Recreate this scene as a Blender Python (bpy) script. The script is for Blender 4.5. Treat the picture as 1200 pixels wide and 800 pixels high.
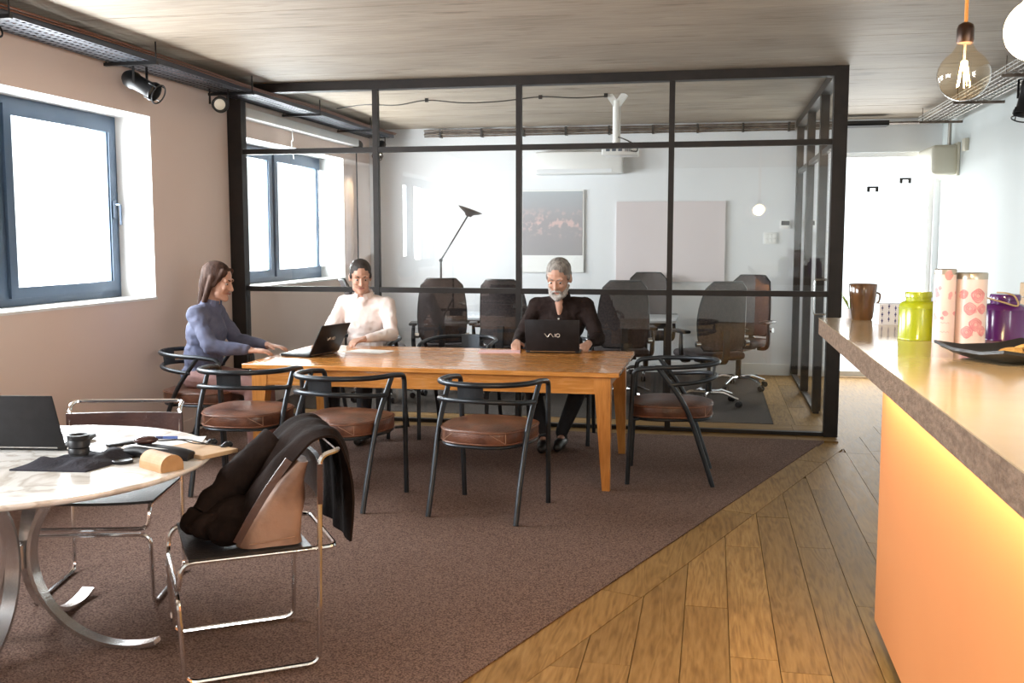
import bpy, bmesh, math, random
from mathutils import Vector, Matrix, Quaternion, noise as mnoise
PI = math.pi
random.seed(7)
S = bpy.context.scene
for o in list(bpy.data.objects):
    bpy.data.objects.remove(o)
COL = S.collection

# ------------------------------------------------------------------ camera
cam_d = bpy.data.cameras.new('camera')
cam = bpy.data.objects.new('camera', cam_d)
COL.objects.link(cam)
cam_d.sensor_width = 36.0
cam_d.lens = 1190.0 / 1200.0 * 36.0
cam_d.clip_start = 0.05
cam.location = (0, 0, 1.55)
cam.rotation_euler = (math.radians(90 - 5.758), 0, math.radians(11.17))
S.camera = cam

# ------------------------------------------------------------------ world, exposure, daylight
S.view_settings.view_transform = 'Standard'
S.view_settings.look = 'None'
S.view_settings.gamma = 1
S.view_settings.exposure = 0.0
try:
    S.view_settings.use_curve_mapping = False
except Exception:
    pass
S.cycles.max_bounces = 10
S.cycles.diffuse_bounces = 5
S.cycles.glossy_bounces = 5
S.cycles.transmission_bounces = 8
S.cycles.transparent_max_bounces = 24
S.cycles.sample_clamp_indirect = 6.0
S.cycles.caustics_reflective = False
S.cycles.caustics_refractive = False
w = bpy.data.worlds.new('overcast_sky')
S.world = w
w.use_nodes = True
bg = w.node_tree.nodes['Background']
bg.inputs[0].default_value = (0.93, 0.97, 1.0, 1)
bg.inputs[1].default_value = 2.0


def area(name, loc, rot, sx, sy, watts, col=(1, 1, 1)):
    d = bpy.data.lights.new(name, 'AREA')
    d.shape = 'RECTANGLE'
    d.size, d.size_y = sx, sy
    d.energy = watts
    d.color = col
    o = bpy.data.objects.new(name, d)
    COL.objects.link(o)
    o.location = loc
    o.rotation_euler = rot
    return o


DAY = (0.94, 0.975, 1.0)
WZ0, WZ1 = 1.10, 2.455
WINS = [(4.4, 6.98), (0.68, 3.26), (8.42, 11.0)]
for k, (y0, y1) in enumerate(WINS):
    area('window_daylight', (-4.62, (y0 + y1) / 2, (WZ0 + WZ1) / 2), (0, -PI / 2, 0), WZ1 - WZ0, y1 - y0, (340, 420, 330)[k], DAY)
# fill light at a side window added out of view; daylight through the corridor end bay
SW = (-2.3, 0.3, 0.85, 2.5)
area('added_side_fill', (2.72, (SW[0] + SW[1]) / 2, (SW[2] + SW[3]) / 2), (0, PI / 2, 0), SW[3] - SW[2], SW[1] - SW[0], 330, (1.0, 0.97, 0.93))
area('corridor_daylight', (1.7, 12.15, 1.4), (-PI / 2, 0, 0), 1.3, 2.3, 70, (1.0, 0.99, 0.96))


# ------------------------------------------------------------------ materials
def sr(r, g, b):
    f = lambda c: ((c / 255 + 0.055) / 1.055) ** 2.4 if c > 10 else c / 255 / 12.92
    return (f(r), f(g), f(b), 1)


def new_mat(name):
    m = bpy.data.materials.new(name)
    m.use_nodes = True
    nt = m.node_tree
    b = nt.nodes['Principled BSDF']
    return m, nt, b


def nd(nt, t, **kw):
    n = nt.nodes.new(t)
    for k, v in kw.items():
        setattr(n, k, v)
    return n


def mat(name, c, rough=0.5, metal=0.0, c2=None, scale=8, stretch=(1, 1, 1), bump=0.0, bscale=None, rnd=0.0,
        coat=0.0, emit=None, estr=0.0, detail=4, spec=None, sheen=0.0, contrast=(0.35, 0.65), rvar=0.0):
    m, nt, b = new_mat(name)
    b.inputs['Roughness'].default_value = rough
    b.inputs['Metallic'].default_value = metal
    b.inputs['Base Color'].default_value = c
    if coat:
        b.inputs['Coat Weight'].default_value = coat
        b.inputs['Coat Roughness'].default_value = 0.08
    if spec is not None:
        b.inputs['Specular IOR Level'].default_value = spec
    if sheen:
        b.inputs['Sheen Weight'].default_value = sheen
    if emit:
        b.inputs['Emission Color'].default_value = emit
        b.inputs['Emission Strength'].default_value = estr
    tc = nd(nt, 'ShaderNodeTexCoord')
    mp = nd(nt, 'ShaderNodeMapping')
    mp.inputs['Scale'].default_value = stretch
    nt.links.new(tc.outputs['Object'], mp.inputs[0])
    if rnd:
        oi = nd(nt, 'ShaderNodeObjectInfo')
        mul = nd(nt, 'ShaderNodeMath', operation='MULTIPLY')
        mul.inputs[1].default_value = 37.0
        nt.links.new(oi.outputs['Random'], mul.inputs[0])
        cmb = nd(nt, 'ShaderNodeCombineXYZ')
        for i in range(3):
            nt.links.new(mul.outputs[0], cmb.inputs[i])
        nt.links.new(cmb.outputs[0], mp.inputs['Location'])
    col_out = None
    if c2 is not None:
        no = nd(nt, 'ShaderNodeTexNoise')
        no.inputs['Scale'].default_value = scale
        no.inputs['Detail'].default_value = detail
        nt.links.new(mp.outputs[0], no.inputs['Vector'])
        rp = nd(nt, 'ShaderNodeValToRGB')
        rp.color_ramp.elements[0].position = contrast[0]
        rp.color_ramp.elements[1].position = contrast[1]
        rp.color_ramp.elements[0].color = c
        rp.color_ramp.elements[1].color = c2
        nt.links.new(no.outputs[0], rp.inputs[0])
        col_out = rp.outputs[0]
        if rvar:
            mr = nd(nt, 'ShaderNodeMapRange')
            mr.inputs['To Min'].default_value = rough - rvar
            mr.inputs['To Max'].default_value = rough + rvar
            nt.links.new(no.outputs[0], mr.inputs['Value'])
            nt.links.new(mr.outputs[0], b.inputs['Roughness'])
    if rnd:
        hsv = nd(nt, 'ShaderNodeHueSaturation')
        mr = nd(nt, 'ShaderNodeMapRange')
        mr.inputs['To Min'].default_value = 1 - rnd
        mr.inputs['To Max'].default_value = 1 + rnd
        nt.links.new(oi.outputs['Random'], mr.inputs['Value'])
        nt.links.new(mr.outputs[0], hsv.inputs['Value'])
        if col_out is not None:
            nt.links.new(col_out, hsv.inputs['Color'])
        else:
            hsv.inputs['Color'].default_value = c
        col_out = hsv.outputs[0]
    if col_out is not None:
        nt.links.new(col_out, b.inputs['Base Color'])
    if bump:
        n2 = nd(nt, 'ShaderNodeTexNoise')
        n2.inputs['Scale'].default_value = bscale or scale * 4
        n2.inputs['Detail'].default_value = 3
        nt.links.new(mp.outputs[0], n2.inputs['Vector'])
        bp = nd(nt, 'ShaderNodeBump')
        bp.inputs['Strength'].default_value = bump
        bp.inputs['Distance'].default_value = 0.01
        nt.links.new(n2.outputs[0], bp.inputs['Height'])
        nt.links.new(bp.outputs[0], b.inputs['Normal'])
    return m


def glass_mat(name, tint=(1, 1, 1, 1), ior=1.5, rough=0.0, boost=1.0):
    m = bpy.data.materials.new(name)
    m.use_nodes = True
    nt = m.node_tree
    nt.nodes.clear()
    out = nd(nt, 'ShaderNodeOutputMaterial')
    mix = nd(nt, 'ShaderNodeMixShader')
    tr = nd(nt, 'ShaderNodeBsdfTransparent')
    tr.inputs[0].default_value = tint
    gl = nd(nt, 'ShaderNodeBsdfGlossy')
    gl.inputs['Roughness'].default_value = rough
    gl.inputs[0].default_value = (1, 1, 1, 1)
    lw = nd(nt, 'ShaderNodeFresnel')
    lw.inputs[0].default_value = ior
    mu = nd(nt, 'ShaderNodeMath', operation='MULTIPLY')
    mu.inputs[1].default_value = boost
    # entering faces reflect; leaving faces only transmit (the pane does not bend the ray, so it has no total reflection)
    ge = nd(nt, 'ShaderNodeNewGeometry')
    inv = nd(nt, 'ShaderNodeMath', operation='SUBTRACT')
    inv.inputs[0].default_value = 1.0
    nt.links.new(ge.outputs['Backfacing'], inv.inputs[1])
    m2 = nd(nt, 'ShaderNodeMath', operation='MULTIPLY')
    nt.links.new(lw.outputs[0], mu.inputs[0])
    nt.links.new(mu.outputs[0], m2.inputs[0])
    nt.links.new(inv.outputs[0], m2.inputs[1])
    nt.links.new(m2.outputs[0], mix.inputs[0])
    nt.links.new(tr.outputs[0], mix.inputs[1])
    nt.links.new(gl.outputs[0], mix.inputs[2])
    nt.links.new(mix.outputs[0], out.inputs[0])
    return m


M = {}
M['wall_l'] = mat('taupe_wall_paint', (0.80, 0.655, 0.585, 1), 0.75, c2=(0.83, 0.685, 0.615, 1), scale=1.2, bump=0.03, bscale=60)
M['wall_r'] = mat('pale_wall_paint', (0.62, 0.68, 0.69, 1), 0.6, c2=(0.66, 0.71, 0.72, 1), scale=1.0, bump=0.03, bscale=60)
M['wall_b'] = mat('office_wall_paint', (0.74, 0.755, 0.78, 1), 0.7, c2=(0.77, 0.785, 0.81, 1), scale=1.0)
M['white'] = mat('white_paint', (0.82, 0.82, 0.81, 1), 0.5, c2=(0.85, 0.85, 0.84, 1), scale=3)
M['plastic_w'] = mat('white_plastic', (0.78, 0.78, 0.77, 1), 0.35, c2=(0.8, 0.8, 0.79, 1), scale=4)
M['cream'] = mat('cream_plastic', (0.62, 0.60, 0.5, 1), 0.4, c2=(0.65, 0.63, 0.53, 1), scale=4)
M['frame'] = mat('dark_steel_frame', (0.012, 0.009, 0.008, 1), 0.5, 0.3, c2=(0.02, 0.014, 0.012, 1), scale=10)
M['winframe'] = mat('anthracite_blue_frame', (0.045, 0.075, 0.12, 1), 0.4, 0.2, c2=(0.055, 0.085, 0.13, 1), scale=5)
M['handle'] = mat('grey_handle', (0.10, 0.13, 0.18, 1), 0.35, 0.5)
M['glass'] = glass_mat('partition_glass', (0.985, 0.992, 0.988, 1), 1.5, boost=1.6)
M['winglass'] = glass_mat('window_glass', (0.98, 0.99, 0.99, 1), 1.45)
M['carpet'] = mat('brown_sisal_carpet', (0.095, 0.058, 0.047, 1), 0.95, c2=(0.28, 0.185, 0.15, 1), scale=150, bump=0.9, bscale=190, detail=2, spec=0.1)
M['carpet_o'] = mat('grey_office_carpet', (0.07, 0.06, 0.055, 1), 0.95, c2=(0.12, 0.105, 0.095, 1), scale=160, bump=0.8, bscale=190, detail=2, spec=0.1)
M['metal_d'] = mat('dark_gunmetal', (0.035, 0.04, 0.047, 1), 0.38, 0.75, c2=(0.05, 0.055, 0.062, 1), scale=12, rvar=0.06)
M['black'] = mat('black_metal', (0.012, 0.012, 0.013, 1), 0.4, 0.2)
M['blackp'] = mat('black_plastic', (0.009, 0.009, 0.011, 1), 0.42, c2=(0.014, 0.014, 0.017, 1), scale=20, spec=0.3)
M['chrome'] = mat('chrome', (0.82, 0.82, 0.83, 1), 0.12, 1.0, c2=(0.78, 0.78, 0.8, 1), scale=6)
M['steel'] = mat('brushed_steel', (0.60, 0.59, 0.59, 1), 0.26, 1.0, c2=(0.68, 0.67, 0.66, 1), scale=60, stretch=(1, 1, 0.1))
M['leather'] = mat('worn_brown_leather', (0.055, 0.020, 0.011, 1), 0.34, c2=(0.15, 0.058, 0.032, 1), scale=9, bump=0.25, bscale=70, rnd=0.15, rvar=0.1)
M['leather_side'] = mat('tan_leather_edge', (0.13, 0.05, 0.026, 1), 0.4, c2=(0.22, 0.09, 0.05, 1), scale=8, bump=0.2, bscale=60)
M['seam'] = mat('pale_seam', (0.30, 0.17, 0.11, 1), 0.6)
M['leather_k'] = mat('black_leather', (0.014, 0.013, 0.013, 1), 0.38, c2=(0.022, 0.02, 0.02, 1), scale=14, bump=0.2, bscale=90)
M['leather_b'] = mat('dark_brown_leather', (0.035, 0.014, 0.012, 1), 0.4, c2=(0.06, 0.026, 0.02, 1), scale=8, bump=0.2, bscale=60)
M['bag'] = mat('tan_leather', (0.16, 0.085, 0.056, 1), 0.5, c2=(0.30, 0.18, 0.125, 1), scale=7, bump=0.3, bscale=30)
M['jacket'] = mat('dark_brown_cloth', (0.011, 0.007, 0.006, 1), 0.9, c2=(0.020, 0.013, 0.011, 1), scale=9, bump=0.4, bscale=40, spec=0.06)
M['black_cloth'] = mat('black_navy_cloth', (0.012, 0.012, 0.02, 1), 0.9, c2=(0.022, 0.02, 0.03, 1), scale=20, bump=0.4, bscale=80)
M['marble'] = None
M['kraft'] = mat('kraft_board', (0.50, 0.33, 0.19, 1), 0.7, c2=(0.55, 0.37, 0.22, 1), scale=30)
M['kraft2'] = mat('tan_card', (0.36, 0.20, 0.085, 1), 0.55, c2=(0.42, 0.24, 0.11, 1), scale=25)
M['paper'] = mat('paper', (0.85, 0.84, 0.82, 1), 0.8)
M['pen'] = mat('blue_pen', (0.09, 0.15, 0.40, 1), 0.35)
M['pen2'] = mat('navy_pen_grip', (0.03, 0.05, 0.14, 1), 0.4)
M['brownp'] = mat('brown_gloss_plastic', (0.05, 0.022, 0.02, 1), 0.2)
M['office_mesh'] = mat('black_mesh_fabric', (0.022, 0.016, 0.017, 1), 0.75, c2=(0.05, 0.032, 0.032, 1), scale=60, bump=0.4, bscale=150)
M['desk'] = mat('pale_grey_desk', (0.52, 0.56, 0.60, 1), 0.25)
M['orange'] = mat('orange_lacquer', (0.52, 0.19, 0.062, 1), 0.55, c2=(0.55, 0.205, 0.068, 1), scale=1.3, stretch=(1, 1, 1))
M['slab'] = mat('beige_polished_top', (0.56, 0.42, 0.26, 1), 0.16, c2=(0.62, 0.475, 0.30, 1), scale=3, bump=0.015, bscale=30, coat=0.3)
M['slab_edge'] = mat('rough_brown_edge', (0.14, 0.085, 0.052, 1), 0.85, c2=(0.23, 0.15, 0.10, 1), scale=24, bump=0.6, bscale=60, stretch=(3, 1, 3))
M['led'] = mat('led_strip', (1, 0.9, 0.6, 1), 0.5, emit=(1, 0.80, 0.36, 1), estr=14)
M['conduit'] = mat('brown_conduit', (0.10, 0.075, 0.06, 1), 0.45, 0.4, c2=(0.2, 0.16, 0.13, 1), scale=14)
M['wire_g'] = mat('galvanised_wire', (0.36, 0.34, 0.31, 1), 0.4, 0.8)
M['copper'] = mat('copper_wire', (0.20, 0.085, 0.05, 1), 0.4, 0.5)
M['tray'] = mat('dark_perforated_tray', (0.05, 0.055, 0.07, 1), 0.45, 0.5, c2=(0.07, 0.075, 0.09, 1), scale=9)
M['cable'] = mat('black_cable', (0.02, 0.018, 0.017, 1), 0.5)
M['orange_cord'] = mat('orange_fabric_cord', (0.55, 0.22, 0.04, 1), 0.7)
M['socket'] = mat('dark_bronze_socket', (0.03, 0.014, 0.008, 1), 0.3, 0.6)
M['bulb'] = glass_mat('amber_bulb_glass', (0.97, 0.90, 0.78, 1), 1.45, boost=1.6)
M['filament'] = mat('glowing_filament', (1, 0.7, 0.3, 1), 0.5, emit=(1, 0.68, 0.28, 1), estr=60)
M['bulb_lit'] = mat('lit_opal_bulb', (1, 0.85, 0.6, 1), 0.3, emit=(1, 0.80, 0.5, 1), estr=6)
M['lens'] = mat('lit_lens', (1, 0.95, 0.8, 1), 0.2, emit=(1, 0.86, 0.55, 1), estr=5)
M['lens_off'] = mat('pale_lamp_face', (0.72, 0.66, 0.52, 1), 0.25)
M['mug'] = mat('brown_glazed_ceramic', (0.045, 0.022, 0.010, 1), 0.12, c2=(0.17, 0.075, 0.025, 1), scale=14, stretch=(1, 1, 0.25), coat=0.4)
M['lime'] = mat('lime_enamel_tin', (0.36, 0.42, 0.008, 1), 0.22, c2=(0.40, 0.46, 0.01, 1), scale=4, coat=0.3)
M['purple'] = mat('purple_enamel_tin', (0.085, 0.008, 0.13, 1), 0.2, c2=(0.10, 0.01, 0.15, 1), scale=4, coat=0.3)
M['pinkw'] = mat('pale_pink_tin', (0.82, 0.66, 0.64, 1), 0.35, c2=(0.86, 0.74, 0.72, 1), scale=9)
M['rose'] = mat('rose_print', (0.72, 0.28, 0.33, 1), 0.4, c2=(0.80, 0.42, 0.45, 1), scale=40)
M['rose2'] = mat('light_rose_print', (0.80, 0.45, 0.46, 1), 0.4, c2=(0.84, 0.55, 0.55, 1), scale=40)
M['pinkcap'] = mat('pink_cap', (0.76, 0.33, 0.32, 1), 0.35)
M['silverlid'] = mat('warm_silver_lid', (0.50, 0.45, 0.38, 1), 0.3, 0.8)
M['boxw'] = mat('white_card', (0.80, 0.81, 0.88, 1), 0.6)
M['blueprint'] = mat('navy_print', (0.05, 0.06, 0.22, 1), 0.6)
M['plate'] = mat('black_slate_plate', (0.016, 0.015, 0.016, 1), 0.3, c2=(0.022, 0.02, 0.02, 1), scale=20)
M['cookie'] = mat('golden_biscuit', (0.56, 0.30, 0.07, 1), 0.75, c2=(0.72, 0.44, 0.14, 1), scale=40, bump=0.6, bscale=90)
M['twine'] = mat('jute_twine', (0.55, 0.40, 0.24, 1), 0.85)
M['leaf'] = mat('pale_green_leaf', (0.22, 0.32, 0.06, 1), 0.5, c2=(0.30, 0.40, 0.10, 1), scale=20)
M['crate'] = mat('pale_wood', (0.50, 0.35, 0.21, 1), 0.6, c2=(0.58, 0.43, 0.28, 1), scale=10, stretch=(1, 6, 6))
M['pinkboard'] = mat('pale_pink_board', (0.66, 0.59, 0.60, 1), 0.6, c2=(0.68, 0.61, 0.62, 1), scale=2)
M['logo'] = mat('silver_logo', (0.62, 0.55, 0.48, 1), 0.3, 0.7)
M['screen'] = mat('dark_screen', (0.02, 0.022, 0.03, 1), 0.15)
M['skin'] = mat('skin', (0.50, 0.27, 0.19, 1), 0.5, c2=(0.56, 0.32, 0.23, 1), scale=30)
M['lip'] = mat('lips', (0.36, 0.13, 0.11, 1), 0.45)
M['eye'] = mat('eye_white', (0.42, 0.38, 0.35, 1), 0.4)
M['iris'] = mat('dark_iris', (0.03, 0.018, 0.012, 1), 0.2)
M['hair_grey'] = mat('grey_hair', (0.13, 0.11, 0.10, 1), 0.7, c2=(0.34, 0.31, 0.28, 1), scale=45, stretch=(1, 1, 0.3), bump=0.6, bscale=120)
M['beard'] = mat('grey_beard', (0.30, 0.27, 0.25, 1), 0.8, c2=(0.50, 0.47, 0.44, 1), scale=60, bump=0.6, bscale=140)
M['hair_brown'] = mat('brown_hair', (0.030, 0.014, 0.010, 1), 0.75, spec=0.2, c2=(0.07, 0.036, 0.025, 1), scale=45, stretch=(1, 1, 0.2), bump=0.6, bscale=110)
M['hair_dark'] = mat('dark_hair', (0.020, 0.014, 0.012, 1), 0.6, c2=(0.045, 0.032, 0.027, 1), scale=45, stretch=(1, 1, 0.3), bump=0.6, bscale=110)
M['shirt_dark'] = mat('dark_brown_shirt', (0.017, 0.010, 0.009, 1), 0.85, spec=0.1, c2=(0.032, 0.022, 0.02, 1), scale=14, bump=0.5, bscale=28)
M['shirt_blue'] = mat('slate_blue_top', (0.085, 0.095, 0.16, 1), 0.85, c2=(0.12, 0.13, 0.20, 1), scale=12, bump=0.4, bscale=28)
M['shirt_white'] = mat('white_pink_shirt', (0.80, 0.66, 0.62, 1), 0.8, c2=(0.85, 0.78, 0.75, 1), scale=6, bump=0.4, bscale=28)
M['trouser_dark'] = mat('black_trousers', (0.012, 0.011, 0.013, 1), 0.85, c2=(0.02, 0.018, 0.02, 1), scale=12, bump=0.3, bscale=25)
M['trouser_rose'] = mat('dusty_rose_trousers', (0.30, 0.17, 0.16, 1), 0.85, c2=(0.38, 0.23, 0.22, 1), scale=12, bump=0.3, bscale=25)
M['shoe'] = mat('black_shoe', (0.012, 0.01, 0.01, 1), 0.35)
M['button'] = mat('pale_button', (0.7, 0.66, 0.6, 1), 0.35)


def wood_mat(name, dark, mid, light, axis, rough=0.35, rnd=0.18, scale=1.0, coat=0.0, ring=0.82, spec=0.5):
    """plank wood: long grain along one axis, rings from distorted noise, random per object"""
    m, nt, b = new_mat(name)
    tc = nd(nt, 'ShaderNodeTexCoord')
    oi = nd(nt, 'ShaderNodeObjectInfo')
    mul = nd(nt, 'ShaderNodeMath', operation='MULTIPLY')
    mul.inputs[1].default_value = 53.0
    nt.links.new(oi.outputs['Random'], mul.inputs[0])
    cmb = nd(nt, 'ShaderNodeCombineXYZ')
    for i in range(3):
        nt.links.new(mul.outputs[0], cmb.inputs[i])
    mp = nd(nt, 'ShaderNodeMapping')
    st = [7.0 * scale] * 3
    st[axis] = 0.75 * scale
    mp.inputs['Scale'].default_value = st
    nt.links.new(tc.outputs['Object'], mp.inputs[0])
    nt.links.new(cmb.outputs[0], mp.inputs['Location'])
    n1 = nd(nt, 'ShaderNodeTexNoise')
    n1.inputs['Scale'].default_value = 1.6
    n1.inputs['Detail'].default_value = 3
    n1.inputs['Distortion'].default_value = 0.6
    nt.links.new(mp.outputs[0], n1.inputs['Vector'])
    # rings: fract-like via sine of noise
    m1 = nd(nt, 'ShaderNodeMath', operation='MULTIPLY')
    m1.inputs[1].default_value = 46.0
    nt.links.new(n1.outputs[0], m1.inputs[0])
    sn = nd(nt, 'ShaderNodeMath', operation='SINE')
    nt.links.new(m1.outputs[0], sn.inputs[0])
    mr = nd(nt, 'ShaderNodeMapRange')
    mr.inputs['From Min'].default_value = -1
    mr.inputs['From Max'].default_value = 1
    nt.links.new(sn.outputs[0], mr.inputs['Value'])
    n2 = nd(nt, 'ShaderNodeTexNoise')
    n2.inputs['Scale'].default_value = 9.0
    n2.inputs['Detail'].default_value = 5
    nt.links.new(mp.outputs[0], n2.inputs['Vector'])
    mixf = nd(nt, 'ShaderNodeMix')
    mixf.data_type = 'FLOAT'
    mixf.inputs[0].default_value = ring
    nt.links.new(mr.outputs[0], mixf.inputs[2])
    nt.links.new(n2.outputs[0], mixf.inputs[3])
    rp = nd(nt, 'ShaderNodeValToRGB')
    e = rp.color_ramp.elements
    e[0].position, e[0].color = 0.22, dark
    e[1].position, e[1].color = 0.78, light
    x = e.new(0.5)
    x.color = mid
    nt.links.new(mixf.outputs[0], rp.inputs[0])
    hsv = nd(nt, 'ShaderNodeHueSaturation')
    mv = nd(nt, 'ShaderNodeMapRange')
    mv.inputs['To Min'].default_value = 1 - rnd
    mv.inputs['To Max'].default_value = 1 + rnd
    nt.links.new(oi.outputs['Random'], mv.inputs['Value'])
    nt.links.new(mv.outputs[0], hsv.inputs['Value'])
    nt.links.new(rp.outputs[0], hsv.inputs['Color'])
    nt.links.new(hsv.outputs[0], b.inputs['Base Color'])
    mrr = nd(nt, 'ShaderNodeMapRange')
    mrr.inputs['To Min'].default_value = rough - 0.08
    mrr.inputs['To Max'].default_value = rough + 0.12
    nt.links.new(n2.outputs[0], mrr.inputs['Value'])
    nt.links.new(mrr.outputs[0], b.inputs['Roughness'])
    if coat:
        b.inputs['Coat Weight'].default_value = coat
    b.inputs['Specular IOR Level'].default_value = spec
    bp = nd(nt, 'ShaderNodeBump')
    bp.inputs['Strength'].default_value = 0.12
    bp.inputs['Distance'].default_value = 0.004
    nt.links.new(mixf.outputs[0], bp.inputs['Height'])
    nt.links.new(bp.outputs[0], b.inputs['Normal'])
    return m


M['plank'] = wood_mat('oak_plank', (0.17, 0.092, 0.031, 1), (0.285, 0.168, 0.062, 1), (0.37, 0.23, 0.095, 1), 1, 0.55, spec=0.14)
M['plank_x'] = wood_mat('oak_plank_cross', (0.17, 0.092, 0.031, 1), (0.285, 0.168, 0.062, 1), (0.37, 0.23, 0.095, 1), 0, 0.55, spec=0.14)
M['pine_x'] = wood_mat('honey_pine_long', (0.42, 0.155, 0.030, 1), (0.54, 0.22, 0.048, 1), (0.64, 0.29, 0.075, 1), 0, 0.24, 0.10, coat=0.35, ring=0.93)
M['pine_y'] = wood_mat('honey_pine_cross', (0.42, 0.155, 0.030, 1), (0.54, 0.22, 0.048, 1), (0.64, 0.29, 0.075, 1), 1, 0.3, 0.06, ring=0.93)
M['pine_z'] = wood_mat('honey_pine_upright', (0.42, 0.155, 0.030, 1), (0.54, 0.22, 0.048, 1), (0.64, 0.29, 0.075, 1), 2, 0.3, 0.06, ring=0.93)


def ceiling_mat():
    """board-marked concrete: fine streaks along X, smudges, a few dark stains"""
    m, nt, b = new_mat('board_marked_concrete')
    tc = nd(nt, 'ShaderNodeTexCoord')
    oi = nd(nt, 'ShaderNodeObjectInfo')

    def noise(st, sc, det):
        mp = nd(nt, 'ShaderNodeMapping')
        mp.inputs['Scale'].default_value = st
        nt.links.new(tc.outputs['Object'], mp.inputs[0])
        n = nd(nt, 'ShaderNodeTexNoise')
        n.inputs['Scale'].default_value = sc
        n.inputs['Detail'].default_value = det
        nt.links.new(mp.outputs[0], n.inputs['Vector'])
        return n
    a = noise((1.3, 15, 1), 3.0, 7)
    c = noise((0.5, 1.3, 1), 1.8, 6)
    d = noise((0.9, 4.0, 1), 2.4, 7)
    mx = nd(nt, 'ShaderNodeMix')
    mx.data_type = 'FLOAT'
    mx.inputs[0].default_value = 0.5
    nt.links.new(a.outputs[0], mx.inputs[2])
    nt.links.new(c.outputs[0], mx.inputs[3])
    rp = nd(nt, 'ShaderNodeValToRGB')
    e = rp.color_ramp.elements
    e[0].position, e[0].color = 0.30, (0.21, 0.165, 0.122, 1)
    e[1].position, e[1].color = 0.70, (0.40, 0.33, 0.255, 1)
    nt.links.new(mx.outputs[0], rp.inputs[0])
    rs = nd(nt, 'ShaderNodeValToRGB')
    rs.color_ramp.elements[0].position, rs.color_ramp.elements[0].color = 0.26, (0.52, 0.47, 0.44, 1)
    rs.color_ramp.elements[1].position, rs.color_ramp.elements[1].color = 0.40, (1, 1, 1, 1)
    nt.links.new(d.outputs[0], rs.inputs[0])
    mm = nd(nt, 'ShaderNodeMix')
    mm.data_type = 'RGBA'
    mm.blend_type = 'MULTIPLY'
    mm.inputs[0].default_value = 1
    nt.links.new(rp.outputs[0], mm.inputs[6])
    nt.links.new(rs.outputs[0], mm.inputs[7])
    hsv = nd(nt, 'ShaderNodeHueSaturation')
    mv = nd(nt, 'ShaderNodeMapRange')
    mv.inputs['To Min'].default_value = 0.95
    mv.inputs['To Max'].default_value = 1.05
    nt.links.new(oi.outputs['Random'], mv.inputs['Value'])
    nt.links.new(mv.outputs[0], hsv.inputs['Value'])
    nt.links.new(mm.outputs[2], hsv.inputs['Color'])
    nt.links.new(hsv.outputs[0], b.inputs['Base Color'])
    b.inputs['Roughness'].default_value = 0.62
    bp = nd(nt, 'ShaderNodeBump')
    bp.inputs['Strength'].default_value = 0.25
    bp.inputs['Distance'].default_value = 0.01
    nt.links.new(a.outputs[0], bp.inputs['Height'])
    nt.links.new(bp.outputs[0], b.inputs['Normal'])
    return m


M['concrete'] = ceiling_mat()


def marble_mat():
    m, nt, b = new_mat('veined_marble')
    tc = nd(nt, 'ShaderNodeTexCoord')
    n0 = nd(nt, 'ShaderNodeTexNoise')
    n0.inputs['Scale'].default_value = 2.2
    n0.inputs['Detail'].default_value = 8
    n0.inputs['Distortion'].default_value = 1.4
    nt.links.new(tc.outputs['Object'], n0.inputs['Vector'])
    rp = nd(nt, 'ShaderNodeValToRGB')
    e = rp.color_ramp.elements
    e[0].position, e[0].color = 0.0, (0.78, 0.75, 0.72, 1)
    e[1].position, e[1].color = 1.0, (0.82, 0.79, 0.76, 1)
    for p, c in ((0.40, (0.82, 0.79, 0.76, 1)), (0.46, (0.56, 0.51, 0.46, 1)), (0.49, (0.80, 0.78, 0.75, 1)), (0.58, (0.83, 0.80, 0.77, 1)), (0.605, (0.60, 0.56, 0.52, 1)), (0.63, (0.82, 0.79, 0.76, 1))):
        x = e.new(p)
        x.color = c
    nt.links.new(n0.outputs[0], rp.inputs[0])
    nt.links.new(rp.outputs[0], b.inputs['Base Color'])
    b.inputs['Roughness'].default_value = 0.16
    return m


M['marble'] = marble_mat()


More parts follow.
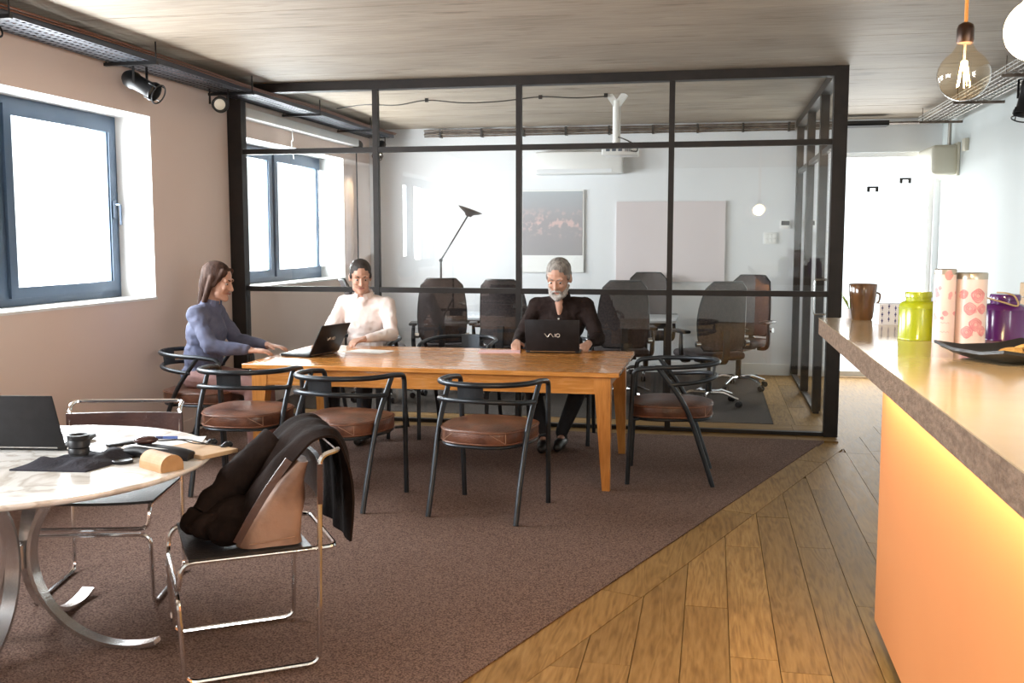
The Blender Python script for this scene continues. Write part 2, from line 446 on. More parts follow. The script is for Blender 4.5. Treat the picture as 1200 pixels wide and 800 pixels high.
def board_reflection_mat():
    """reflection in a white board, painted as a faded flower field: pale top, reddish blossom blotches in the middle, grey base"""
    m, nt, b = new_mat('painted_reflection')
    tc = nd(nt, 'ShaderNodeTexCoord')
    sx = nd(nt, 'ShaderNodeSeparateXYZ')
    nt.links.new(tc.outputs['Object'], sx.inputs[0])
    r = nd(nt, 'ShaderNodeValToRGB')
    e = r.color_ramp.elements
    mr = nd(nt, 'ShaderNodeMapRange')
    mr.inputs['From Min'].default_value = -0.38
    mr.inputs['From Max'].default_value = 0.38
    nt.links.new(sx.outputs[2], mr.inputs['Value'])
    e[0].position, e[0].color = 0.0, (0.33, 0.32, 0.33, 1)
    e[1].position, e[1].color = 1.0, (0.42, 0.45, 0.48, 1)
    x = e.new(0.55)
    x.color = (0.36, 0.34, 0.36, 1)
    nt.links.new(mr.outputs[0], r.inputs[0])
    no = nd(nt, 'ShaderNodeTexNoise')
    no.inputs['Scale'].default_value = 14
    no.inputs['Detail'].default_value = 5
    nt.links.new(tc.outputs['Object'], no.inputs['Vector'])
    rr = nd(nt, 'ShaderNodeValToRGB')
    rr.color_ramp.elements[0].position = 0.50
    rr.color_ramp.elements[0].color = (0, 0, 0, 1)
    rr.color_ramp.elements[1].position = 0.60
    rr.color_ramp.elements[1].color = (1, 1, 1, 1)
    nt.links.new(no.outputs[0], rr.inputs[0])
    band = nd(nt, 'ShaderNodeValToRGB')
    be = band.color_ramp.elements
    be[0].position, be[0].color = 0.25, (0, 0, 0, 1)
    be[1].position, be[1].color = 0.78, (0, 0, 0, 1)
    x = be.new(0.52)
    x.color = (1, 1, 1, 1)
    nt.links.new(mr.outputs[0], band.inputs[0])
    mu = nd(nt, 'ShaderNodeMath', operation='MULTIPLY')
    nt.links.new(rr.outputs[0], mu.inputs[0])
    nt.links.new(band.outputs[0], mu.inputs[1])
    mix = nd(nt, 'ShaderNodeMix')
    mix.data_type = 'RGBA'
    nt.links.new(mu.outputs[0], mix.inputs[0])
    nt.links.new(r.outputs[0], mix.inputs[6])
    mix.inputs[7].default_value = (0.64, 0.48, 0.46, 1)
    nt.links.new(mix.outputs[2], b.inputs['Base Color'])
    b.inputs['Roughness'].default_value = 0.3
    return m


M['board_reflection'] = board_reflection_mat()


# ------------------------------------------------------------------ mesh helpers
class MB:
    def __init__(self):
        self.v = []
        self.f = []
        self.sm = []

    def add(self, vs, fs, smooth=False, mtx=None):
        o = len(self.v)
        for p in vs:
            p = Vector(p)
            self.v.append(mtx @ p if mtx else p)
        for f in fs:
            self.f.append([i + o for i in f])
            self.sm.append(smooth)
        return self

    def box(self, x0, x1, y0, y1, z0, z1, mtx=None):
        vs = [(x, y, z) for z in (z0, z1) for y in (y0, y1) for x in (x0, x1)]
        fs = [(0, 2, 3, 1), (4, 5, 7, 6), (0, 1, 5, 4), (2, 6, 7, 3), (0, 4, 6, 2), (1, 3, 7, 5)]
        return self.add(vs, fs, False, mtx)

    def bbox(self, x0, x1, y0, y1, z0, z1, r, seg=2, mtx=None):
        """box with bevelled edges"""
        bm = bmesh.new()
        bmesh.ops.create_cube(bm, size=1)
        bmesh.ops.scale(bm, vec=(x1 - x0, y1 - y0, z1 - z0), verts=bm.verts)
        bmesh.ops.translate(bm, vec=((x0 + x1) / 2, (y0 + y1) / 2, (z0 + z1) / 2), verts=bm.verts)
        bmesh.ops.bevel(bm, geom=bm.edges[:], offset=r, segments=seg, affect='EDGES', profile=0.5)
        return self.bm(bm, mtx, True)

    def bm(self, bm, mtx=None, smooth=False):
        bm.verts.index_update()
        vs = [v.co.copy() for v in bm.verts]
        fs = [[v.index for v in f.verts] for f in bm.faces]
        bm.free()
        return self.add(vs, fs, smooth, mtx)

    def tube(self, pts, r, seg=8, closed=False, caps=True, rs=None, flat=None):
        """swept tube; flat=(w,h) gives a rectangular bar whose h axis stays near Z/up"""
        pts = [Vector(p) for p in pts]
        n = len(pts)
        tang = []
        for i in range(n):
            if closed:
                t = pts[(i + 1) % n] - pts[i - 1]
            else:
                t = pts[min(i + 1, n - 1)] - pts[max(i - 1, 0)]
            if t.length < 1e-9:
                t = Vector((0, 0, 1))
            tang.append(t.normalized())
        up = Vector((0, 0, 1))
        if abs(tang[0].z) > 0.95:
            up = Vector((1, 0, 0))
        nrm = tang[0].cross(up).normalized()
        vs, fs = [], []
        prev = tang[0]
        for i in range(n):
            t = tang[i]
            q = prev.rotation_difference(t)
            nrm = q @ nrm
            nrm = (nrm - t * nrm.dot(t)).normalized()
            bn = t.cross(nrm)
            prev = t
            rad = rs[i] if rs else r
            if flat:
                a, b = flat[0] / 2, flat[1] / 2
                ring = [(a, b), (-a, b), (-a, -b), (a, -b)]
                for (p, q2) in ring:
                    vs.append(pts[i] + nrm * p + bn * q2)
            else:
                for k in range(seg):
                    an = 2 * PI * k / seg
                    vs.append(pts[i] + (nrm * math.cos(an) + bn * math.sin(an)) * rad)
        sg = 4 if flat else seg
        m = n if closed else n - 1
        for i in range(m):
            for k in range(sg):
                a = i * sg + k
                b = i * sg + (k + 1) % sg
                c = ((i + 1) % n) * sg + (k + 1) % sg
                d = ((i + 1) % n) * sg + k
                fs.append((a, b, c, d))
        if caps and not closed:
            fs.append(tuple(reversed(range(sg))))
            fs.append(tuple(range((n - 1) * sg, n * sg)))
        return self.add(vs, fs, not flat)

    def lathe(self, prof, seg=24, mtx=None, smooth=True):
        """profile of (r,z), revolved about Z; ends closed where r>0"""
        vs, fs, rings = [], [], []
        for (r, z) in prof:
            if r < 1e-6:
                rings.append([len(vs)])
                vs.append((0, 0, z))
            else:
                st = len(vs)
                for k in range(seg):
                    a = 2 * PI * k / seg
                    vs.append((r * math.cos(a), r * math.sin(a), z))
                rings.append(list(range(st, st + seg)))
        for a, b in zip(rings[:-1], rings[1:]):
            for k in range(seg):
                k2 = (k + 1) % seg
                if len(a) == 1 and len(b) == 1:
                    continue
                if len(a) == 1:
                    fs.append((a[0], b[k2], b[k]))
                elif len(b) == 1:
                    fs.append((a[k], a[k2], b[0]))
                else:
                    fs.append((a[k], a[k2], b[k2], b[k]))
        if len(rings[0]) > 1:
            fs.append(tuple(reversed(rings[0])))
        if len(rings[-1]) > 1:
            fs.append(tuple(rings[-1]))
        return self.add(vs, fs, smooth, mtx)

    def ell(self, c, r, mtx=None, seg=16, rings=10):
        prof = [(math.sin(PI * i / rings), -math.cos(PI * i / rings)) for i in range(rings + 1)]
        prof[0] = (0, -1)
        prof[-1] = (0, 1)
        m = Matrix.Translation(c) @ (mtx or Matrix()) @ Matrix.Diagonal((r[0], r[1], r[2], 1))
        return self.lathe(prof, seg, m)

    def cone(self, a, b, ra, rb, seg=14):
        """round cone (capsule with two radii)"""
        a, b = Vector(a), Vector(b)
        d = b - a
        L = max(d.length, 1e-6)
        q = Vector((0, 0, 1)).rotation_difference(d.normalized())
        prof = [(0, -ra)]
        for i in range(1, 5):
            an = PI / 2 * i / 4
            prof.append((ra * math.sin(an), -ra * math.cos(an)))
        for i in range(0, 4):
            an = PI / 2 * i / 4
            prof.append((rb * math.cos(an), L + rb * math.sin(an)))
        prof.append((0, L + rb))
        return self.lathe(prof, seg, Matrix.Translation(a) @ q.to_matrix().to_4x4())

    def prism(self, poly, z0, z1, mtx=None):
        n = len(poly)
        vs = [(x, y, z0) for x, y in poly] + [(x, y, z1) for x, y in poly]
        fs = [tuple(reversed(range(n))), tuple(range(n, 2 * n))]
        for i in range(n):
            j = (i + 1) % n
            fs.append((i, j, n + j, n + i))
        return self.add(vs, fs, False, mtx)

    def mesh(self, name):
        me = bpy.data.meshes.new(name)
        me.from_pydata([tuple(v) for v in self.v], [], self.f)
        me.polygons.foreach_set('use_smooth', self.sm)
        me.update()
        bm = bmesh.new()
        bm.from_mesh(me)
        bmesh.ops.recalc_face_normals(bm, faces=bm.faces)
        for e in bm.edges:
            if len(e.link_faces) == 2 and e.calc_face_angle(0) > 0.75:
                e.smooth = False
        bm.to_mesh(me)
        bm.free()
        return me

    def pieces(self):
        """far-apart pieces: face islands whose boxes are not close to each other"""
        par = list(range(len(self.v)))

        def find(a):
            while par[a] != a:
                par[a] = par[par[a]]
                a = par[a]
            return a
        for f in self.f:
            r0 = find(f[0])
            for i in f[1:]:
                par[find(i)] = r0
        isl = {}
        for i, p in enumerate(self.v):
            b = isl.setdefault(find(i), [p.copy(), p.copy()])
            for k in range(3):
                b[0][k] = min(b[0][k], p[k])
                b[1][k] = max(b[1][k], p[k])
        keys = list(isl)
        if len(keys) < 2 or len(keys) > 60:
            return None
        g = {k: k for k in keys}

        def gf(a):
            while g[a] != a:
                a = g[a]
            return a
        for i, a in enumerate(keys):
            for b in keys[:i]:
                A, B = isl[a], isl[b]
                gap = Vector([max(A[0][k] - B[1][k], B[0][k] - A[1][k], 0) for k in range(3)]).length
                if gap < 0.003:
                    g[gf(a)] = gf(b)
        groups = {}
        for k in keys:
            groups.setdefault(gf(k), set()).add(k)
        if len(groups) < 2:
            return None
        out = []
        for ks in groups.values():
            q = MB()
            mp = {}
            for f, sm in zip(self.f, self.sm):
                if find(f[0]) in ks:
                    nf = []
                    for i in f:
                        if i not in mp:
                            mp[i] = len(q.v)
                            q.v.append(self.v[i])
                        nf.append(mp[i])
                    q.f.append(nf)
                    q.sm.append(sm)
            out.append(q)
        return out

    def build(self, name, m, parent=None, label=None, whole=False):
        if parent and not whole:
            ps = self.pieces()
            if ps:
                return [q.build(name, m, parent, label, True) for q in ps][0]
        me = self.mesh(name)
        me.materials.append(m)
        o = bpy.data.objects.new(name, me)
        COL.objects.link(o)
        if parent:
            o.parent = parent
        if label:
            o['label'] = label
        return o


def tag(o, label=None, cat=None, group=None, kind=None):
    if label:
        o['label'] = label
    if cat:
        o['category'] = cat
    if group:
        o['group'] = group
    if kind:
        o['kind'] = kind
    return o


def thing(name, label, cat, loc=(0, 0, 0), rz=0.0, group=None):
    o = bpy.data.objects.new(name, None)
    COL.objects.link(o)
    o.empty_display_size = 0.05
    o.location = loc
    o.rotation_euler = (0, 0, rz)
    return tag(o, label, cat, group)


def solo(mb, name, m, label, cat, loc=(0, 0, 0), rz=0.0, group=None):
    o = mb.build(name, m)
    o.location = loc
    o.rotation_euler = (0, 0, rz)
    return tag(o, label, cat, group)


def struct(mb, name, m):
    o = mb.build(name, m)
    o['kind'] = 'structure'
    return o


def copy_tree(o, parent=None):
    c = o.copy()
    COL.objects.link(c)
    if parent:
        c.parent = parent
    for ch in list(o.children):
        copy_tree(ch, c)
    return c


def fillet(pts, r, n=5, closed=False):
    """round the corners of a polyline"""
    pts = [Vector(p) for p in pts]
    out = []
    N = len(pts)
    for i, p in enumerate(pts):
        if not closed and (i == 0 or i == N - 1):
            out.append(p)
            continue
        a, b = pts[i - 1], pts[(i + 1) % N]
        da, db = (a - p), (b - p)
        rr = min(r, da.length * 0.48, db.length * 0.48)
        p0 = p + da.normalized() * rr
        p1 = p + db.normalized() * rr
        for k in range(n + 1):
            t = k / n
            out.append(p0 * (1 - t) ** 2 + p * 2 * t * (1 - t) + p1 * t * t)
    return out


def catmull(pts, n=6, closed=False):
    pts = [Vector(p) for p in pts]
    N = len(pts)
    out = []
    rng = range(N) if closed else range(N - 1)
    for i in rng:
        if closed:
            p0, p1, p2, p3 = pts[i - 1], pts[i], pts[(i + 1) % N], pts[(i + 2) % N]
        else:
            p0, p1, p2, p3 = pts[max(i - 1, 0)], pts[i], pts[i + 1], pts[min(i + 2, N - 1)]
        for k in range(n):
            t = k / n
            out.append(0.5 * ((2 * p1) + (p2 - p0) * t + (2 * p0 - 5 * p1 + 4 * p2 - p3) * t * t + (3 * p1 - p0 - 3 * p2 + p3) * t ** 3))
    if not closed:
        out.append(pts[-1])
    return out


def clip(poly, nx, ny, d):
    """keep the part of a polygon where nx*x+ny*y >= d"""
    out = []
    for i in range(len(poly)):
        a, b = poly[i - 1], poly[i]
        sa = nx * a[0] + ny * a[1] - d
        sb = nx * b[0] + ny * b[1] - d
        if (sa >= 0) != (sb >= 0):
            t = sa / (sa - sb)
            out.append((a[0] + (b[0] - a[0]) * t, a[1] + (b[1] - a[1]) * t))
        if sb >= 0:
            out.append(b)
    return out


def remesh(mb, name, m, parent, vox, smooth=4, label=None):
    """fuse overlapping closed shapes into one continuous surface"""
    o = mb.build(name, m, None, None, True)
    md = o.modifiers.new('fuse', 'REMESH')
    md.mode = 'VOXEL'
    md.voxel_size = vox
    md.use_smooth_shade = True
    s = o.modifiers.new('soften', 'SMOOTH')
    s.factor = 0.5
    s.iterations = smooth
    dg = bpy.context.evaluated_depsgraph_get()
    me = bpy.data.meshes.new_from_object(o.evaluated_get(dg))
    o.modifiers.clear()
    old = o.data
    o.data = me
    me.name = name
    bpy.data.meshes.remove(old)
    if not me.materials:
        me.materials.append(m)
    me.polygons.foreach_set('use_smooth', [True] * len(me.polygons))
    if parent:
        o.parent = parent
    if label:
        o['label'] = label
    return o


H = 2.86           # ceiling
XL, XR = -4.11, 2.42
YB, YF = 11.9, -2.9
GY = 8.25          # glass partition plane

# ================================================================== SETTING
fl = MB()
fl.box(XL - 0.4, XR + 0.2, YF - 0.2, YB + 0.2, -0.12, -0.014)
floor = struct(fl, 'floor', M['plank'])

# oak planks, parted by narrow recessed joints
P0 = Vector((-0.837, 3.328))
P1 = Vector((0.785, 7.809))
dd = (P1 - P0).normalized()
nn = Vector((dd.y, -dd.x))          # to the right of the carpet edge
BW = 0.19
d0 = P0.dot(nn)


def plank(poly, m):
    if len(poly) < 3:
        return
    a = 0
    for i in range(len(poly)):
        a += poly[i - 1][0] * poly[i][1] - poly[i][0] * poly[i - 1][1]
    if abs(a) < 0.01:
        return
    cx = sum(p[0] for p in poly) / len(poly)
    cy = sum(p[1] for p in poly) / len(poly)
    mb = MB()
    mb.prism([(p[0] - cx, p[1] - cy) for p in poly], -0.014, 0.0)
    o = mb.build('plank', m, floor)
    o.location = (cx, cy, random.uniform(-0.0008, 0.0003))
    return o


G = 0.0016
x = -2.22
xs = []
while x < XR:
    xs.append(x)
    x += 0.178
xs = [0.089 + 0.178 * k for k in range(-14, 14)]
for x in xs:
    if x > XR - 0.02:
        continue
    y = 0.3 + random.uniform(0, 1.3)
    while y < YB:
        L = random.uniform(1.1, 2.3)
        y1 = min(y + L, YB)
        poly = [(x + G, y + G), (min(x + 0.178, XR) - G, y + G), (min(x + 0.178, XR) - G, y1 - G), (x + G, y1 - G)]
        ok = True
        if x > 0.98 and y1 < 5.0:
            ok = False
        if x < 0.97:
            if y >= GY - 0.02:
                ok = False
            else:
                poly = clip(poly, 0, -1, -(GY - 0.21)) if x + 0.178 < 0.99 else poly
        if ok:
            poly = clip(poly, nn.x, nn.y, d0 + BW + 0.003)
            plank(poly, M['plank'])
        y = y1
# diagonal border boards along the carpet
t = -4.6
while t < 4.75:
    t1 = min(t + random.uniform(1.5, 2.3), 4.79)
    a = P0 + dd * (t + 0.002)
    b = P0 + dd * (t1 - 0.002)
    poly = [tuple(a), tuple(b), tuple(b + nn * BW), tuple(a + nn * BW)]
    poly = clip(poly, 0, -1, -(GY - 0.212))
    plank(poly, M['plank'])
    t = t1
# cross boards at the foot of the glass and inside the office
x = -4.08
while x < 0.97:
    x1 = min(x + random.uniform(1.2, 2.0), 0.975)
    plank([(x + G, GY - 0.205), (x1 - G, GY - 0.205), (x1 - G, GY + 0.05), (x + G, GY + 0.05)], M['plank_x'])
    plank([(x + G, GY + 0.054), (x1 - G, GY + 0.054), (x1 - G, GY + 0.24), (x + G, GY + 0.24)], M['plank_x'])
    plank([(x + G, GY + 0.244), (x1 - G, GY + 0.244), (x1 - G, GY + 0.44), (x + G, GY + 0.44)], M['plank_x'])
    x = x1
for x in (0.525, 0.703, 0.845):
    y = GY + 0.444
    while y < YB:
        y1 = min(y + random.uniform(0.9, 1.8), YB)
        plank([(x + G, y + G), (x + (0.178 if x < 0.8 else 0.13) - G, y + G), (x + (0.178 if x < 0.8 else 0.13) - G, y1 - G), (x + G, y1 - G)] if x > 0.6 else
              [(x + G, y + G), (x + 0.178 - G, y + G), (x + 0.178 - G, y1 - G), (x + G, y1 - G)], M['plank'])
        y = y1

# carpets
ya = -2.8
xa = P0.x + (ya - P0.y) * dd.x / dd.y
yc = GY - 0.21
xc = P0.x + (yc - P0.y) * dd.x / dd.y
cp = MB()
cp.prism([(XL + 0.015, ya), (xa - 0.002, ya), (xc - 0.002, yc - 0.002), (XL + 0.015, yc - 0.002)], -0.014, 0.004)
solo(cp, 'carpet', M['carpet'], 'brown woven carpet with a diagonal edge along the oak planks, under the wooden table', 'carpet')
cp = MB()
cp.prism([(XL + 0.015, GY + 0.444), (0.523, GY + 0.444), (0.523, YB - 0.02), (XL + 0.015, YB - 0.02)], -0.014, 0.004)
solo(cp, 'carpet', M['carpet_o'], 'dark grey carpet inside the glazed office under the office chairs', 'carpet')

# ceiling of board-marked concrete
cb = MB()
cb.box(XL - 0.4, XR + 0.2, YF - 0.2, YB + 0.2, H + 0.012, H + 0.2)
ceiling = struct(cb, 'ceiling', M['concrete'])
y = YF
while y < YB:
    wd = random.uniform(0.4, 0.85)
    y1 = min(y + wd, YB)
    mb = MB()
    dz = random.uniform(0.0, 0.004)
    mb.box(XL, XR, y + 0.003, y1 - 0.003, H + dz, H + 0.02)
    mb.build('board', M['concrete'], ceiling)
    y = y1

# left wall with three deep window openings
TH = 0.34


def wall_with_openings():
    mb = MB()
    ys = [YF - 0.1]
    for a, b in sorted(WINS):
        ys += [a, b]
    ys.append(YB + 0.1)
    for i in range(0, len(ys), 2):
        mb.box(XL - TH, XL, ys[i], ys[i + 1], 0, H + 0.05)
    for a, b in WINS:
        mb.box(XL - TH, XL, a, b, 0, WZ0)
        mb.box(XL - TH, XL, a, b, WZ1, H + 0.05)
    return mb


wall_left = struct(wall_with_openings(), 'wall_left', M['wall_l'])


def make_window(idx, y0, y1):
    t = MB()
    # painted reveal lining
    e = 0.004
    t.box(XL - 0.30, XL - 0.0005, y0, y0 + e, WZ0, WZ1)
    t.box(XL - 0.30, XL - 0.0005, y1 - e, y1, WZ0, WZ1)
    t.box(XL - 0.30, XL - 0.0005, y0, y1, WZ1 - e, WZ1)
    root = struct(t, 'window_%d' % idx, M['white'])
    s = MB()
    s.box(XL - 0.30, XL + 0.012, y0 - 0.0, y1 + 0.0, WZ0 - 0.0, WZ0 + 0.018)
    s.build('window_sill', M['white'], root)
    f = MB()
    xa, xb = XL - TH + 0.0, XL - 0.285
    z0, z1 = WZ0 + 0.018, WZ1 - e
    a, b = y0 + e, y1 - e
    f.box(xa, xb, a, a + 0.05, z0, z1)
    f.box(xa, xb, b - 0.05, b, z0, z1)
    f.box(xa, xb, a + 0.05, b - 0.05, z0, z0 + 0.05)
    f.box(xa, xb, a + 0.05, b - 0.05, z1 - 0.05, z1)
    mid = (a + b) / 2
    f.box(xa, xb, mid - 0.03, mid + 0.03, z0 + 0.05, z1 - 0.05)
    f.build('window_frame', M['winframe'], root)
    for k, (p, q) in enumerate(((a + 0.052, mid - 0.032), (mid + 0.032, b - 0.052))):
        sf = MB()
        xs0, xs1 = xa + 0.02, xb + 0.02
        zz0, zz1 = z0 + 0.052, z1 - 0.052
        wd = 0.07
        sf.box(xs0, xs1, p, p + wd, zz0, zz1)
        sf.box(xs0, xs1, q - wd, q, zz0, zz1)
        sf.box(xs0, xs1, p + wd, q - wd, zz0, zz0 + wd)
        sf.box(xs0, xs1, p + wd, q - wd, zz1 - wd, zz1)
        # glazing bead
        for (u0, u1, v0, v1) in ((p + wd, p + wd + 0.012, zz0 + wd, zz1 - wd), (q - wd - 0.012, q - wd, zz0 + wd, zz1 - wd)):
            sf.box(xs0 + 0.01, xs1 - 0.012, u0, u1, v0, v1)
        sash = sf.build('sash', M['winframe'], root)
        g = MB()
        g.box(xs0 + 0.03, xs0 + 0.034, p + wd, q - wd, zz0 + wd, zz1 - wd)
        g.build('pane', M['winglass'], sash)
        h = MB()
        hy = q - wd / 2 if k == 1 else p + wd / 2
        hz = (zz0 + zz1) / 2 + (-0.04)
        h.bbox(xs1, xs1 + 0.012, hy - 0.016, hy + 0.016, hz - 0.04, hz + 0.09, 0.004)
        h.tube(fillet([(xs1 + 0.01, hy, hz + 0.06), (xs1 + 0.055, hy, hz + 0.06), (xs1 + 0.055, hy, hz - 0.09)], 0.015), 0.009)
        h.build('window_handle', M['handle'], sash)
    return root


for i, (a, b) in enumerate(WINS):
    make_window(i + 1, a, b)

mb = MB()
mb.box(XL, XL + 0.014, YF, GY - 0.03, 0.0, 0.11)
mb.box(XL, XL + 0.014, GY + 0.03, YB, 0.0, 0.11)
struct(mb, 'baseboard_left', M['wall_l'])
# right wall
mb = MB()
mb.box(XR, XR + 0.2, YF, SW[0], 0, H + 0.05)
mb.box(XR, XR + 0.2, SW[1], YB + 0.1, 0, H + 0.05)
mb.box(XR, XR + 0.2, SW[0], SW[1], 0, SW[2])
mb.box(XR, XR + 0.2, SW[0], SW[1], SW[3], H + 0.05)
struct(mb, 'wall_right', M['wall_r'])
mb = MB()
for a in (SW[0], (SW[0] + SW[1]) / 2 - 0.03, SW[1] - 0.06):
    mb.box(XR + 0.12, XR + 0.17, a, a + 0.06, SW[2], SW[3])
for z in (SW[2], SW[3] - 0.06):
    mb.box(XR + 0.12, XR + 0.17, SW[0], SW[1], z, z + 0.06)
w4 = struct(mb, 'window_4', M['winframe'])  # unseen window added to brighten the left wall and foreground
for a, b in ((SW[0] + 0.06, (SW[0] + SW[1]) / 2 - 0.03), ((SW[0] + SW[1]) / 2 + 0.03, SW[1] - 0.06)):
    g = MB()
    g.box(XR + 0.14, XR + 0.145, a, b, SW[2] + 0.06, SW[3] - 0.06)
    g.build('pane', M['winglass'], w4)
# back wall: solid behind the office, glazed bay at the corridor end
CX0, CX1, CZ1 = 1.06, 2.36, 2.50
mb = MB()
mb.box(XL - 0.2, CX0, YB, YB + 0.2, 0, H + 0.05)
mb.box(CX1, XR + 0.1, YB, YB + 0.2, 0, H + 0.05)
mb.box(CX0, CX1, YB, YB + 0.2, CZ1, H + 0.05)
struct(mb, 'wall_back', M['wall_b'])
mb = MB()
mb.box(XL + 0.01, 0.88, YB - 0.015, YB, 0, 0.13)
struct(mb, 'baseboard_back', M['white'])
mb = MB()
for (a, b) in ((CX0, CX0 + 0.05), (CX1 - 0.05, CX1)):
    mb.box(a, b, YB + 0.05, YB + 0.1, 0, CZ1)
mb.box(CX0, CX1, YB + 0.05, YB + 0.1, CZ1 - 0.05, CZ1)
mb.box(CX0, CX1, YB + 0.05, YB + 0.1, 0, 0.06)
wb = struct(mb, 'door_1', M['white'])
for a, b in ((CX0 + 0.05, CX1 - 0.05),):
    g = MB()
    g.box(a, b, YB + 0.07, YB + 0.076, 0.06, CZ1 - 0.05)
    g.build('pane', M['winglass'], wb)
# wall behind the camera
mb = MB()
mb.box(XL - 0.2, XR + 0.1, YF - 0.2, YF, 0, H + 0.05)
struct(mb, 'wall_front', M['wall_r'])

# ================================================================== GLASS PARTITION
gp = thing('glass_partition', 'full height glass partition in a dark steel grid frame, facing the room', 'partition', (0, GY, 0))
MX = [-3.98, -2.79, -1.57, -0.34, 0.88]
mb = MB(); mb.box(XL + 0.004, -3.98, -0.05, 0.05, 0, 2.80); mb.build('post', M['frame'], gp)
mb = MB(); mb.box(0.88, 0.985, -0.05, 0.05, 0, H); mb.build('post', M['frame'], gp)
for xm in MX[1:4]:
    mb = MB(); mb.box(xm - 0.022, xm + 0.022, -0.03, 0.03, 0.03, 2.79); mb.build('mullion', M['frame'], gp)
mb = MB(); mb.box(-3.85, 0.88, -0.05, 0.05, 2.785, H - 0.002); mb.build('head_rail', M['frame'], gp)
mb = MB(); mb.box(-3.98, 0.88, -0.03, 0.03, 0.004, 0.03); mb.build('base_rail', M['frame'], gp)
ZR = [0.03, 1.122, 2.293, 2.785]
for z in ZR[1:3]:
    for i in range(4):
        mb = MB()
        mb.box(MX[i] + (0.022 if i else 0), MX[i + 1] - (0.022 if i < 3 else 0), -0.025, 0.025, z - 0.022, z + 0.022)
        mb.build('rail', M['frame'], gp)
for i in range(4):
    for j in range(3):
        mb = MB()
        mb.box(MX[i] + (0.02 if i else 0), MX[i + 1] - (0.02 if i < 3 else 0), -0.004, 0.004,
               ZR[j] + (0.02 if j else 0), ZR[j + 1] - (0.02 if j < 2 else 0))
        mb.build('pane', M['glass'], gp)
# return side of the office
gs = thing('glass_partition', 'side run of the glass partition along the corridor, seen edge on through the front panes', 'partition', (0.93, GY + 0.05, 0))
LY = YB - GY - 0.055
mb = MB(); mb.box(-0.05, 0.05, 0.0, LY, 2.785, H - 0.002); mb.build('head_rail', M['frame'], gs)
mb = MB(); mb.box(-0.03, 0.03, 1.0, LY, 0.002, 0.03); mb.build('base_rail', M['frame'], gs)
for yy in (1.02, 2.25, LY - 0.05):
    mb = MB(); mb.box(-0.04, 0.04, yy - 0.05, yy + 0.05, 0.03, 2.785); mb.build('mullion', M['frame'], gs)
mb = MB(); mb.box(-0.025, 0.025, 0.0, LY, 2.27, 2.315); mb.build('rail', M['frame'], gs)
for (a, b) in ((1.07, 2.20), (2.30, LY - 0.10)):
    for (z0, z1) in ((0.03, 2.27), (2.315, 2.785)):
        mb = MB(); mb.box(-0.004, 0.004, a, b, z0, z1); mb.build('pane', M['glass'], gs)
mb = MB(); mb.box(-0.004, 0.004, 0.0, 0.998, 2.315, 2.785); mb.build('pane', M['glass'], gs)
gd = thing('glass_door', 'frameless glass door with brushed metal hinges in the corridor side of the office', 'door', (0.93, GY + 0.06, 0))
mb = MB(); mb.box(-0.005, 0.005, 0.01, 0.925, 0.012, 2.262); mb.build('pane', M['glass'], gd)
for z in (2.02, 0.24):
    mb = MB(); mb.bbox(-0.016, 0.016, 0.0, 0.10, z - 0.035, z + 0.035, 0.004); mb.build('hinge', M['steel'], gd)
mb = MB(); mb.tube(fillet([(-0.006, 0.86, 0.9), (-0.06, 0.86, 0.9), (-0.06, 0.86, 1.2), (-0.006, 0.86, 1.2)], 0.02), 0.01); mb.build('door_handle', M['steel'], gd)

# ================================================================== WOODEN TABLE
TX0, TX1, TY0, TY1, TZ = -3.0, -0.545, 6.10, 7.33, 0.742
tb = thing('dining_table', 'long honey coloured wooden table with tapered legs before the glass partition', 'table', ((TX0 + TX1) / 2, (TY0 + TY1) / 2, 0.004))
hx, hy = (TX1 - TX0) / 2, (TY1 - TY0) / 2
nb = 6
for k in range(nb):
    a = -hy + 2 * hy * k / nb
    b = -hy + 2 * hy * (k + 1) / nb
    mb = MB(); mb.bbox(-hx, hx, a + 0.0008, b - 0.0008, TZ - 0.034, TZ - 0.004, 0.003, 1)
    mb.build('tabletop_board', M['pine_x'], tb)
ap = 0.05
for sy in (-1, 1):
    mb = MB(); mb.box(-hx + 0.14, hx - 0.14, sy * (hy - ap) - 0.012, sy * (hy - ap) + 0.012, 0.60, TZ - 0.034); mb.build('apron', M['pine_x'], tb)
for sx in (-1, 1):
    mb = MB(); mb.box(sx * (hx - 0.10) - 0.012, sx * (hx - 0.10) + 0.012, -hy + 0.10, hy - 0.10, 0.60, TZ - 0.034); mb.build('apron', M['pine_y'], tb)
for sx in (-1, 1):
    for sy in (-1, 1):
        cx, cy = sx * (hx - 0.105), sy * (hy - 0.085)
        wt, wb_ = 0.052, 0.024
        vs = []
        for (z, q) in ((0.0, wb_), (0.60, wt - 0.004), (0.62, wt), (TZ - 0.034, wt)):
            # outer faces stay straight, inner faces taper
            ox, oy = cx + sx * (wt - q), cy + sy * (wt - q)
            vs += [(ox - q, oy - q, z), (ox + q, oy - q, z), (ox + q, oy + q, z), (ox - q, oy + q, z)]
        fs = [(3, 2, 1, 0), (12, 13, 14, 15)]
        for r in range(3):
            for k in range(4):
                fs.append((r * 4 + k, r * 4 + (k + 1) % 4, r * 4 + 4 + (k + 1) % 4, r * 4 + 4 + k))
        mb = MB(); mb.add(vs, fs); mb.build('leg', M['pine_z'], tb)

# ================================================================== TUBE CHAIRS


def seat_outline(s=1.0, n=40):
    out = []
    for k in range(n):
        a = 2 * PI * k / n
        c, q = math.cos(a), math.sin(a)
        e = 2.0 / 3.2
        px = 0.262 * math.copysign(abs(c) ** e, c)
        py = 0.265 * math.copysign(abs(q) ** e, q)
        if py < 0:
            px *= 1 - 0.16 * (-py / 0.265)
        out.append((px * s, py * s))
    return out


